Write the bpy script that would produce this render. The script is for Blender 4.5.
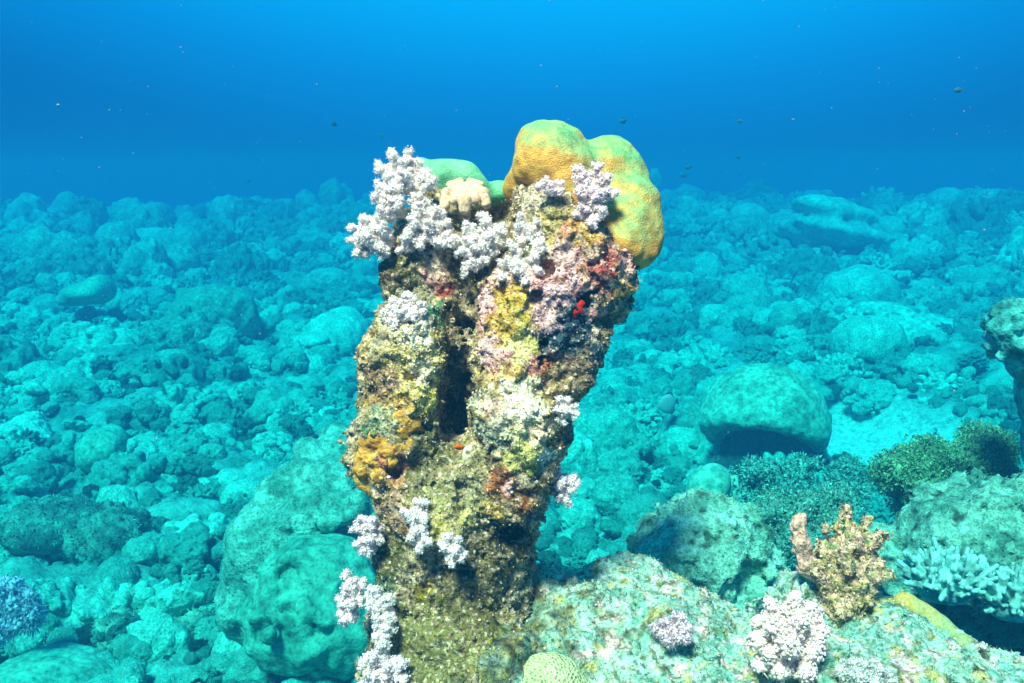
import bpy, math, random
import numpy as np
from mathutils import Vector, Matrix

# ------------------------------------------------------------------ camera, water light, sun, exposure
for o in list(bpy.data.objects):
    bpy.data.objects.remove(o, do_unlink=True)
SC = bpy.context.scene
COL = SC.collection
FPX = 887.0
PITCH = math.radians(10.9)
CAMZ = 2.50
cam_d = bpy.data.cameras.new('camera')
cam = bpy.data.objects.new('camera', cam_d)
COL.objects.link(cam)
cam.location = (0, 0, CAMZ)
cam.rotation_euler = (math.pi / 2 - PITCH, 0, 0)
cam_d.sensor_width = 36.0
cam_d.lens = 36.0 * FPX / 1024.0
cam_d.clip_start = 0.02
cam_d.clip_end = 500
SC.camera = cam

SUN_EL, SUN_AZ = math.radians(57), math.radians(206)      # azimuth clockwise from +Y: behind the camera, a little left
world = bpy.data.worlds.new('World')
SC.world = world
world.use_nodes = True
wt = world.node_tree
wt.nodes.clear()
w_out = wt.nodes.new('ShaderNodeOutputWorld')
w_bg = wt.nodes.new('ShaderNodeBackground')
w_tc = wt.nodes.new('ShaderNodeTexCoord')
w_sep = wt.nodes.new('ShaderNodeSeparateXYZ')
w_dot = wt.nodes.new('ShaderNodeVectorMath'); w_dot.operation = 'DOT_PRODUCT'
w_dot.inputs[1].default_value = Vector((0.03, 0.55, 0.835)).normalized()
w_map = wt.nodes.new('ShaderNodeMapRange')
w_map.inputs['From Min'].default_value = -1.0
w_map.inputs['From Max'].default_value = 1.0
w_ramp = wt.nodes.new('ShaderNodeValToRGB')
wt.links.new(w_tc.outputs['Generated'], w_dot.inputs[0])
wt.links.new(w_dot.outputs['Value'], w_map.inputs['Value'])
wt.links.new(w_map.outputs['Result'], w_ramp.inputs['Fac'])
wt.links.new(w_ramp.outputs['Color'], w_bg.inputs['Color'])
wt.links.new(w_bg.outputs['Background'], w_out.inputs['Surface'])
WR = [(0.0, (0.0, 0.02, 0.07)), (0.45, (0.0, 0.05, 0.18)), (0.73, (0.0, 0.11, 0.38)), (0.775, (0.0, 0.15, 0.46)), (0.81, (0.0, 0.25, 0.66)),
      (0.845, (0.0, 0.40, 0.88)), (0.91, (0.03, 0.58, 1.0)), (1.0, (0.06, 0.68, 1.04))]
els = w_ramp.color_ramp.elements
els[0].position, els[0].color = WR[0][0], (*WR[0][1], 1)
els[1].position, els[1].color = WR[-1][0], (*WR[-1][1], 1)
for p, c in WR[1:-1]:
    e = els.new(p); e.color = (*c, 1)
w_bg.inputs['Strength'].default_value = 0.34

sun_d = bpy.data.lights.new('sun', 'SUN')
sun = bpy.data.objects.new('sun', sun_d)
COL.objects.link(sun)
sun_d.energy = 5.0
sun_d.color = (1.0, 0.55, 0.42)
sun_d.angle = math.radians(12)
sdir = Vector((math.sin(SUN_AZ) * math.cos(SUN_EL), math.cos(SUN_AZ) * math.cos(SUN_EL), math.sin(SUN_EL)))
sun.rotation_euler = sdir.to_track_quat('Z', 'Y').to_euler()
sun.location = sdir * 30

SC.view_settings.view_transform = 'Standard'
SC.view_settings.look = 'None'
SC.view_settings.exposure = 1.82
SC.view_settings.gamma = 1.0
SC.view_settings.use_curve_mapping = False
SC.render.engine = 'CYCLES'
cy = SC.cycles
cy.max_bounces = 6
cy.diffuse_bounces = 4
cy.glossy_bounces = 1
cy.transmission_bounces = 2
cy.volume_bounces = 1
cy.transparent_max_bounces = 4
cy.caustics_reflective = False
cy.caustics_refractive = False
cy.use_denoising = True
cy.use_adaptive_sampling = True
cy.adaptive_threshold = 0.02

# water: density and colour of the volume box (built at the end)
WATER_DENSITY = 0.35
WATER_SCATTER = (0.003, 0.039, 0.082)
WATER_ABSORB = (0.0, 0.74, 0.855)

# ------------------------------------------------------------------ pixel / world helpers
CP, SP = math.cos(PITCH), math.sin(PITCH)
FWD = np.array([0, CP, -SP]); UPV = np.array([0, SP, CP]); RGT = np.array([1.0, 0, 0])
CAM = np.array([0, 0, CAMZ])

def P(px, py, d):
    return CAM + d * (FWD + (px - 512) / FPX * RGT + (341.5 - py) / FPX * UPV)

def proj(v):
    q = v - CAM
    d = q @ FWD
    return 512 + FPX * (q @ RGT) / d, 341.5 - FPX * (q @ UPV) / d, d

def G(px, py, z=0.0):
    """point where the ray through a pixel meets the height z"""
    r = FWD + (px - 512) / FPX * RGT + (341.5 - py) / FPX * UPV
    t = (z - CAMZ) / r[2]
    return CAM + t * r

# ------------------------------------------------------------------ numpy noise
def _hash(ix, iy, iz, seed):
    h = (ix.astype(np.uint32) * np.uint32(374761393) + iy.astype(np.uint32) * np.uint32(668265263)
         + iz.astype(np.uint32) * np.uint32(2147483647) + np.uint32(seed * 1013904223 & 0xffffffff))
    h = (h ^ (h >> np.uint32(13))) * np.uint32(1274126177)
    h = (h ^ (h >> np.uint32(16))) * np.uint32(2246822519)
    return h ^ (h >> np.uint32(15))

def _noise_table(n=128, cells=16):
    """one period of gradient noise, sampled on a cube"""
    g = np.random.default_rng(4).normal(size=(cells, cells, cells, 3)).astype(np.float32)
    g /= np.linalg.norm(g, axis=3, keepdims=True)
    t = np.arange(n, dtype=np.float32) * cells / n
    i = np.floor(t).astype(int); f = t - i
    u = f * f * f * (f * (f * 6 - 15) + 10)
    out = np.zeros((n, n, n), np.float32)
    for dx in (0, 1):
        for dy in (0, 1):
            for dz in (0, 1):
                gg = g[np.ix_((i + dx) % cells, (i + dy) % cells, (i + dz) % cells)]
                w = ((u if dx else 1 - u)[:, None, None] * (u if dy else 1 - u)[None, :, None] * (u if dz else 1 - u)[None, None, :])
                out += w * (gg[..., 0] * (f - dx)[:, None, None] + gg[..., 1] * (f - dy)[None, :, None] + gg[..., 2] * (f - dz)[None, None, :])
    return (out * 1.25).ravel()
NTAB = _noise_table()

def perlin(p, seed=0):
    rs = np.random.default_rng(seed + 100)
    q = (np.asarray(p, np.float32)[:, rs.permutation(3)] + rs.uniform(0, 16, 3).astype(np.float32)) * 8
    i = np.floor(q)
    f = q - i
    i = i.astype(np.int32)
    x0, y0, z0 = (i[:, 0] & 127) << 14, (i[:, 1] & 127) << 7, i[:, 2] & 127
    x1, y1, z1 = ((i[:, 0] + 1) & 127) << 14, ((i[:, 1] + 1) & 127) << 7, (i[:, 2] + 1) & 127
    fx, fy, fz = f[:, 0], f[:, 1], f[:, 2]
    T = NTAB
    def lz(a):
        u = T[a + z0]
        return u + (T[a + z1] - u) * fz
    a = lz(x0 + y0); b = lz(x0 + y1); a += (b - a) * fy
    c = lz(x1 + y0); d = lz(x1 + y1); c += (d - c) * fy
    return a + (c - a) * fx

def fbm(p, octaves=3, seed=0, gain=0.5):
    p = np.asarray(p, np.float32)
    s = np.zeros(len(p), np.float32); a = 1.0
    for k in range(octaves):
        s += a * perlin(p * (2.03 ** k) + 17.3 * k, seed + k)
        a *= gain
    return s

def worley2(x, y, seed=0):
    """2-D cellular distance, F1"""
    ix = np.floor(x).astype(np.int32); iy = np.floor(y).astype(np.int32)
    best = np.full(x.shape, 9.0, np.float32); rnd = np.zeros(x.shape, np.float32)
    z = np.zeros_like(ix)
    for dx in (-1, 0, 1):
        for dy in (-1, 0, 1):
            h = _hash(ix + dx, iy + dy, z, seed)
            cx = ix + dx + (h & np.uint32(0xffff)).astype(np.float32) / 65535
            cyy = iy + dy + ((h >> np.uint32(16)) & np.uint32(0xffff)).astype(np.float32) / 65535
            d = (x - cx) ** 2 + (y - cyy) ** 2
            m = d < best
            best = np.where(m, d, best)
            rnd = np.where(m, (h % np.uint32(997)).astype(np.float32) / 997, rnd)
    return np.sqrt(best), rnd

# ------------------------------------------------------------------ implicit surfaces -> mesh (surface nets)
class Field:
    def __init__(self, lo, hi, h):
        self.lo = np.array(lo, np.float32); self.h = h
        self.n = tuple(int(math.ceil((b - a) / h)) + 1 for a, b in zip(lo, hi))
        self.F = np.full(self.n, 1.0, np.float32)

    def _box(self, c, r):
        a = np.maximum(0, np.floor((np.array(c) - r - self.lo) / self.h).astype(int))
        b = np.minimum(self.n, np.ceil((np.array(c) + r - self.lo) / self.h).astype(int) + 1)
        if np.any(b <= a):
            return None
        sl = tuple(slice(i, j) for i, j in zip(a, b))
        ax = [(self.lo[k] + self.h * np.arange(a[k], b[k])).astype(np.float32) - np.float32(c[k]) for k in range(3)]
        return sl, ax

    def _join(self, sl, d, k, cut=False):
        F = self.F[sl]
        if cut:
            d = -d
            if k > 0:
                hh = np.clip(0.5 - 0.5 * (d - F) / k, 0, 1)
                self.F[sl] = F * hh + d * (1 - hh) + k * hh * (1 - hh)
            else:
                self.F[sl] = np.maximum(F, d)
            return
        if k > 0:
            hh = np.clip(0.5 + 0.5 * (F - d) / k, 0, 1)
            self.F[sl] = F * (1 - hh) + d * hh - k * hh * (1 - hh)
        else:
            self.F[sl] = np.minimum(F, d)

    def ball(self, c, r, k=0.0, cut=False, rot=None):
        r = np.array([r, r, r], float) if np.isscalar(r) else np.array(r, float)
        b = self._box(c, (r.max() if rot is not None else r) + 2 * k + 3 * self.h)
        if b is None:
            return
        sl, (x, y, z) = b
        X, Y, Z = x[:, None, None], y[None, :, None], z[None, None, :]
        if rot is not None:
            m = np.array(rot, np.float32)
            X, Y, Z = (m[0, 0] * X + m[1, 0] * Y + m[2, 0] * Z, m[0, 1] * X + m[1, 1] * Y + m[2, 1] * Z,
                       m[0, 2] * X + m[1, 2] * Y + m[2, 2] * Z)
        r = r.astype(np.float32)
        k0 = np.sqrt((X / r[0]) ** 2 + (Y / r[1]) ** 2 + (Z / r[2]) ** 2)
        k1 = np.sqrt((X / r[0] ** 2) ** 2 + (Y / r[1] ** 2) ** 2 + (Z / r[2] ** 2) ** 2) + 1e-6
        self._join(sl, (k0 * (k0 - 1) / k1).astype(np.float32), k, cut)

    def rod(self, a, b, ra, rb, k=0.0, cut=False):
        a = np.array(a, float); b = np.array(b, float)
        c = (a + b) / 2
        bx = self._box(c, np.abs(b - a) / 2 + max(ra, rb) + 2 * k + 3 * self.h)
        if bx is None:
            return
        sl, (x, y, z) = bx
        X, Y, Z = x[:, None, None], y[None, :, None], z[None, None, :]
        a2 = (a - c).astype(np.float32); d = (b - a).astype(np.float32); L = float(d @ d) + 1e-9
        t = np.clip(((X - a2[0]) * d[0] + (Y - a2[1]) * d[1] + (Z - a2[2]) * d[2]) / L, 0, 1)
        q = np.sqrt((X - a2[0] - t * d[0]) ** 2 + (Y - a2[1] - t * d[1]) ** 2 + (Z - a2[2] - t * d[2]) ** 2)
        self._join(sl, (q - (ra + (rb - ra) * t)).astype(np.float32), k, cut)

    def noise(self, amp, freq, octaves=2, seed=0, ridge=False, band=None):
        band = band or (amp * 1.6 + 2 * self.h)
        m = np.abs(self.F) < band
        idx = np.argwhere(m)
        if not len(idx):
            return
        p = self.lo + self.h * idx
        v = fbm(p * freq, octaves, seed)
        if ridge:
            v = 0.5 - 2.0 * np.abs(v)
        self.F[m] += (amp * v).astype(np.float32)

    def mesh(self):
        F = self.F
        S = F < 0
        nx, ny, nz = self.n
        cnt = np.zeros((nx - 1, ny - 1, nz - 1), np.uint8)
        for i in (0, 1):
            for j in (0, 1):
                for k in (0, 1):
                    cnt += S[i:nx - 1 + i, j:ny - 1 + j, k:nz - 1 + k]
        ids = np.argwhere((cnt > 0) & (cnt < 8))
        lut = np.full(cnt.shape, -1, np.int32)
        lut[ids[:, 0], ids[:, 1], ids[:, 2]] = np.arange(len(ids))
        pos = np.zeros((len(ids), 3), np.float32); n = np.zeros((len(ids), 1), np.float32)
        for ax in range(3):
            o1, o2 = [q for q in range(3) if q != ax]
            for u in (0, 1):
                for v in (0, 1):
                    a = np.zeros(3, int); a[o1] = u; a[o2] = v
                    b = a.copy(); b[ax] = 1
                    ia = ids + a; ib = ids + b
                    fa = F[ia[:, 0], ia[:, 1], ia[:, 2]]; fb = F[ib[:, 0], ib[:, 1], ib[:, 2]]
                    cr = ((fa < 0) != (fb < 0)).astype(np.float32)
                    t = fa / np.where(np.abs(fa - fb) < 1e-9, 1e-9, fa - fb)
                    e = np.tile(a.astype(np.float32), (len(ids), 1)); e[:, ax] = t
                    pos += e * cr[:, None]; n[:, 0] += cr
        verts = self.lo + self.h * (ids + pos / np.maximum(n, 1))
        quads = []
        for ax in range(3):
            o1, o2 = (ax + 1) % 3, (ax + 2) % 3
            sl0 = [slice(None)] * 3; sl1 = [slice(None)] * 3
            sl0[ax] = slice(0, -1); sl1[ax] = slice(1, None)
            A = S[tuple(sl0)]; B = S[tuple(sl1)]
            e = np.argwhere(A != B)
            ok = (e[:, o1] > 0) & (e[:, o2] > 0) & (e[:, o1] < self.n[o1] - 1) & (e[:, o2] < self.n[o2] - 1)
            e = e[ok]
            ins = A[e[:, 0], e[:, 1], e[:, 2]]
            def cell(d1, d2):
                q = e.copy(); q[:, o1] += d1; q[:, o2] += d2
                return lut[q[:, 0], q[:, 1], q[:, 2]]
            q = np.stack([cell(-1, -1), cell(0, -1), cell(0, 0), cell(-1, 0)], 1)
            q[~ins] = q[~ins][:, ::-1]
            quads.append(q)
        q = np.concatenate(quads)
        q = q[(q >= 0).all(1)]
        return verts.astype(np.float32), q

def normals(v, q):
    n = np.cross(v[q[:, 2]] - v[q[:, 0]], v[q[:, 3]] - v[q[:, 1]])
    out = np.zeros_like(v)
    for k in range(4):
        for ax in range(3):
            out[:, ax] += np.bincount(q[:, k], n[:, ax], len(v))
    return out / (np.linalg.norm(out, axis=1, keepdims=True) + 1e-9)

def mesh_from(name, v, faces, smooth=True, cols=None):
    """faces: array (n,3) or (n,4)"""
    me = bpy.data.meshes.new(name)
    f = np.asarray(faces, np.int32)
    me.vertices.add(len(v)); me.vertices.foreach_set('co', np.asarray(v, np.float32).ravel())
    k = f.shape[1]
    me.loops.add(f.size); me.loops.foreach_set('vertex_index', f.ravel())
    me.polygons.add(len(f))
    me.polygons.foreach_set('loop_start', np.arange(0, f.size, k, dtype=np.int32))
    me.polygons.foreach_set('use_smooth', np.full(len(f), smooth))
    if cols is not None:
        at = me.color_attributes.new('tint', 'FLOAT_COLOR', 'POINT')
        c = np.ones((len(v), 4), np.float32); c[:, :3] = cols
        at.data.foreach_set('color', c.ravel())
    me.update(calc_edges=True)
    me.validate()
    return me

# ------------------------------------------------------------------ object helpers
def link(name, me, mat=None, parent=None):
    o = bpy.data.objects.new(name, me)
    COL.objects.link(o)
    if mat is not None:
        me.materials.clear(); me.materials.append(mat)
    if parent is not None:
        o.parent = parent
        o.matrix_parent_inverse = parent.matrix_world.inverted()
    return o

def tag(o, label=None, cat=None, group=None, kind=None):
    if label: o['label'] = label
    if cat: o['category'] = cat
    if group: o['group'] = group
    if kind: o['kind'] = kind
    return o

def empty(name, loc=(0, 0, 0)):
    o = bpy.data.objects.new(name, None)
    o.location = Vector([float(q) for q in loc])
    o.empty_display_size = 0.05
    COL.objects.link(o)
    bpy.context.view_layer.update()
    return o

# ------------------------------------------------------------------ materials
def nodes_of(name):
    m = bpy.data.materials.new(name)
    m.use_nodes = True
    nt = m.node_tree
    b = nt.nodes['Principled BSDF']
    b.inputs['Roughness'].default_value = 0.85
    b.inputs['Specular IOR Level'].default_value = 0.15
    return m, nt, b

def N(nt, t, **kw):
    n = nt.nodes.new(t)
    for k, v in kw.items():
        setattr(n, k, v)
    return n

def mixc(nt, fac, a, b, mode='MIX'):
    n = N(nt, 'ShaderNodeMix', data_type='RGBA', blend_type=mode)
    for sock, val in ((n.inputs['Factor'], fac), (n.inputs[6], a), (n.inputs[7], b)):
        if hasattr(val, 'links'):
            nt.links.new(val, sock)
        elif isinstance(val, (int, float)):
            sock.default_value = val
        else:
            sock.default_value = (*val, 1)
    return n.outputs[2]

def noise_tex(nt, scale, detail=3, coord='Object', rough=0.6):
    tc = N(nt, 'ShaderNodeTexCoord')
    n = N(nt, 'ShaderNodeTexNoise')
    n.inputs['Scale'].default_value = scale
    n.inputs['Detail'].default_value = detail
    n.inputs['Roughness'].default_value = rough
    nt.links.new(tc.outputs[coord], n.inputs['Vector'])
    return n.outputs['Fac']

def voro_tex(nt, scale, feature='F1', coord='Object', out='Distance'):
    tc = N(nt, 'ShaderNodeTexCoord')
    n = N(nt, 'ShaderNodeTexVoronoi', feature=feature)
    n.inputs['Scale'].default_value = scale
    nt.links.new(tc.outputs[coord], n.inputs['Vector'])
    return n.outputs[out]

def ramp(nt, fac, stops):
    r = N(nt, 'ShaderNodeValToRGB')
    e = r.color_ramp.elements
    def c4(c): return (c, c, c, 1) if isinstance(c, (int, float)) else (*c, 1)
    e[0].position, e[0].color = stops[0][0], c4(stops[0][1])
    e[1].position, e[1].color = stops[-1][0], c4(stops[-1][1])
    for p, c in stops[1:-1]:
        q = e.new(p); q.color = c4(c)
    nt.links.new(fac, r.inputs['Fac'])
    return r.outputs['Color']

def bump(nt, b, height, dist, strength=1.0, chain=None):
    n = N(nt, 'ShaderNodeBump')
    n.inputs['Distance'].default_value = dist
    n.inputs['Strength'].default_value = strength
    nt.links.new(height, n.inputs['Height'])
    if chain is not None:
        nt.links.new(chain, n.inputs['Normal'])
    if b is not None:
        nt.links.new(n.outputs['Normal'], b.inputs['Normal'])
    return n.outputs['Normal']

def crust_material(name, fine=260, bumpd=0.004, spec=(0.25, 1.9)):
    """encrusted rock: tint attribute broken up by fine light and dark specks"""
    m, nt, b = nodes_of(name)
    at = N(nt, 'ShaderNodeAttribute', attribute_name='tint')
    n1 = noise_tex(nt, fine, 2)
    n2 = noise_tex(nt, fine * 0.33, 3)
    dark = ramp(nt, n1, [(0.30, spec[0]), (0.50, 1.0), (0.60, 1.0), (0.76, spec[1])])
    mid = ramp(nt, n2, [(0.28, 0.45), (0.5, 1.0), (0.72, 1.45)])
    c = mixc(nt, 1.0, at.outputs['Color'], dark, 'MULTIPLY')
    c = mixc(nt, 1.0, c, mid, 'MULTIPLY')
    nt.links.new(c, b.inputs['Base Color'])
    k = bump(nt, None, n2, bumpd * 2.0, 0.8)
    bump(nt, b, n1, bumpd, 0.8, k)
    return m

def coral_material(name, stops, cell=90, bumpd=0.006, mottle=9, dark=0.5):
    """living coral / dead coral lumps: a colour per colony, mottled, with fine cell relief"""
    m, nt, b = nodes_of(name)
    oi = N(nt, 'ShaderNodeObjectInfo')
    base = ramp(nt, oi.outputs['Random'], [(p, (0.85 * c[0], 0.90 * c[1], 0.82 * c[2])) for p, c in stops])
    n1 = noise_tex(nt, mottle, 5, rough=0.7)
    mt = ramp(nt, n1, [(0.32, dark), (0.5, 0.95), (0.68, 1.35)])
    c = mixc(nt, 1.0, base, mt, 'MULTIPLY')
    n2 = noise_tex(nt, cell, 3, rough=0.7)
    sp = ramp(nt, n2, [(0.3, 0.5), (0.5, 1.0), (0.72, 1.5)])
    c = mixc(nt, 1.0, c, sp, 'MULTIPLY')
    nt.links.new(c, b.inputs['Base Color'])
    k = bump(nt, None, n1, bumpd * 3, 0.7)
    bump(nt, b, n2, bumpd, 0.9, k)
    return m

def plain_material(name, col, mottle=60, lo=0.7, hi=1.2, bumpd=0.002, rough=0.8, sub=0.0, spec=0.15):
    m, nt, b = nodes_of(name)
    n1 = noise_tex(nt, mottle, 3)
    mt = ramp(nt, n1, [(0.3, lo), (0.7, hi)])
    c = mixc(nt, 1.0, col, mt, 'MULTIPLY')
    nt.links.new(c, b.inputs['Base Color'])
    b.inputs['Roughness'].default_value = rough
    b.inputs['Specular IOR Level'].default_value = spec
    if sub:
        b.inputs['Subsurface Weight'].default_value = sub
        b.inputs['Subsurface Radius'].default_value = (0.004, 0.004, 0.004)
    if bumpd:
        bump(nt, b, n1, bumpd, 0.7)
    return m

REEF = [(0.0, (0.05, 0.16, 0.13)), (0.25, (0.10, 0.26, 0.20)), (0.5, (0.16, 0.38, 0.29)), (0.75, (0.22, 0.48, 0.38)), (1.0, (0.30, 0.58, 0.46))]
PALE = [(0.0, (0.16, 0.40, 0.31)), (0.5, (0.23, 0.52, 0.41)), (1.0, (0.32, 0.62, 0.50))]
DARKR = [(0.0, (0.03, 0.10, 0.09)), (0.5, (0.06, 0.17, 0.14)), (1.0, (0.11, 0.26, 0.21))]
M = {
    'crust': crust_material('pillar_crust', 260, 0.004, (0.38, 1.6)),
    'mound': crust_material('mound_crust', 150, 0.006, (0.45, 1.6)),
    'reef': coral_material('reef_coral', REEF),
    'pale': coral_material('pale_coral', PALE, 60, 0.004, 6, 0.75),
    'rubble': coral_material('dead_coral_rubble', DARKR, 70, 0.008, 12, 0.4),
}

# ------------------------------------------------------------------ seabed
TS = CAMZ / 1.7                # the reef flat is laid out for a camera 1.7 above it and scaled to the real height
SAND_C = np.array([2.42, 5.75]); SAND_R = np.array([0.80, 0.95])

def macro(x, y):
    """broad shape of the reef flat (array in, array out)"""
    r = np.hypot(x, y)
    sl = 0.037 + 0.005 * np.clip(x / 8, -1, 1)
    z = sl * np.maximum(r - 9.0, 0)
    z = np.where(r > 25, sl * 16 - 0.05 * (r - 25) - 0.02 * np.maximum(r - 27, 0) ** 2, z)
    z = np.maximum(z, -6.0)
    z = z + 0.16 * np.sin(x * 0.9 + 1.3) * np.sin(y * 0.55 + 0.4) * np.clip((r - 4) / 4, 0, 1)
    z = z + 0.35 * np.exp(-(((x - 9) / 5) ** 2 + ((y - 19) / 4) ** 2)) + 0.16 * np.exp(-(((x + 6) / 4) ** 2 + ((y - 20) / 3) ** 2))
    return z

def sandness(x, y):
    q = ((x - SAND_C[0]) / SAND_R[0]) ** 2 + ((y - SAND_C[1]) / SAND_R[1]) ** 2
    return np.clip(1.6 - 1.3 * q, 0, 1)

def build_seabed():
    na, nr = 720, 640
    a = np.radians(np.linspace(-62, 62, na)); r = np.exp(np.linspace(math.log(0.25), math.log(70), nr))
    A, R = np.meshgrid(a, r, indexing='ij')
    X = (R * np.sin(A)).ravel().astype(np.float32); Y = (R * np.cos(A)).ravel().astype(np.float32)
    Rr = R.ravel()
    p2 = np.stack([X, Y, np.zeros_like(X)], 1)
    wx = X + 0.12 * perlin(p2 * 2.1, 5); wy = Y + 0.12 * perlin(p2 * 2.1, 6)
    Z = macro(X, Y)
    sand = sandness(X, Y + 0.25 * perlin(p2 * 2.0, 9))
    rough = np.zeros_like(X)
    for s, amp, sd in ((0.95, 0.16, 1), (0.42, 0.22, 2), (0.19, 0.34, 3), (0.085, 0.4, 4)):
        w, rn = worley2(wx / s, wy / s, sd)
        dome = np.maximum(0, 1 - (w / 0.7) ** 2) ** 0.75 * s * amp * (0.25 + rn)
        step = np.maximum(Rr * 0.0088, 0.005)
        rough += dome * np.clip(s / step / 3 - 0.6, 0, 1)
    rough += 0.05 * fbm(p2 * 6, 3, 11) + 0.014 * fbm(p2 * 32, 2, 12)
    Z = Z + rough * (1 - sand) * 0.9 - 0.16 * sand + 0.01 * fbm(p2 * 5, 2, 13) * sand - 0.16
    v = np.stack([X, Y, Z], 1) * TS
    i = np.arange(na * nr).reshape(na, nr)
    q = np.stack([i[:-1, :-1], i[:-1, 1:], i[1:, 1:], i[1:, :-1]], -1).reshape(-1, 4)[:, ::-1]
    t = np.clip(0.5 + 0.9 * fbm(p2 * 3.2, 4, 21, 0.6), 0, 1)[:, None]
    c = np.array([0.03, 0.24, 0.21]) * (1 - t) + np.array([0.08, 0.45, 0.39]) * t
    g = sand[:, None] ** 0.7
    c = c * (1 - g) + np.array([0.36, 0.66, 0.60]) * g
    me = mesh_from('seabed', v, q, True, c)
    o = link('seabed', me, M['seabed'])
    tag(o, kind='structure')
    return o

def seabed_material():
    m, nt, b = nodes_of('seabed_crust')
    at = N(nt, 'ShaderNodeAttribute', attribute_name='tint')
    n1 = noise_tex(nt, 14, 6, rough=0.75)
    n2 = noise_tex(nt, 75, 3, rough=0.7)
    c = mixc(nt, 1.0, at.outputs['Color'], ramp(nt, n1, [(0.33, 0.5), (0.5, 1.0), (0.68, 1.4)]), 'MULTIPLY')
    c = mixc(nt, 1.0, c, ramp(nt, n2, [(0.32, 0.6), (0.5, 1.0), (0.7, 1.4)]), 'MULTIPLY')
    nt.links.new(c, b.inputs['Base Color'])
    k = bump(nt, None, n1, 0.02, 0.7)
    bump(nt, b, n2, 0.005, 0.8, k)
    return m
M['seabed'] = seabed_material()
build_seabed()

# ------------------------------------------------------------------ the coral pillar
PD = 1.60                      # view depth of the pillar's axis
S = PD / FPX                   # metres per pixel there
def PP(px, py, dz=0.0):        # dz in pixels, + = away from the camera
    return P(px, py, PD + dz * S)

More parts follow.
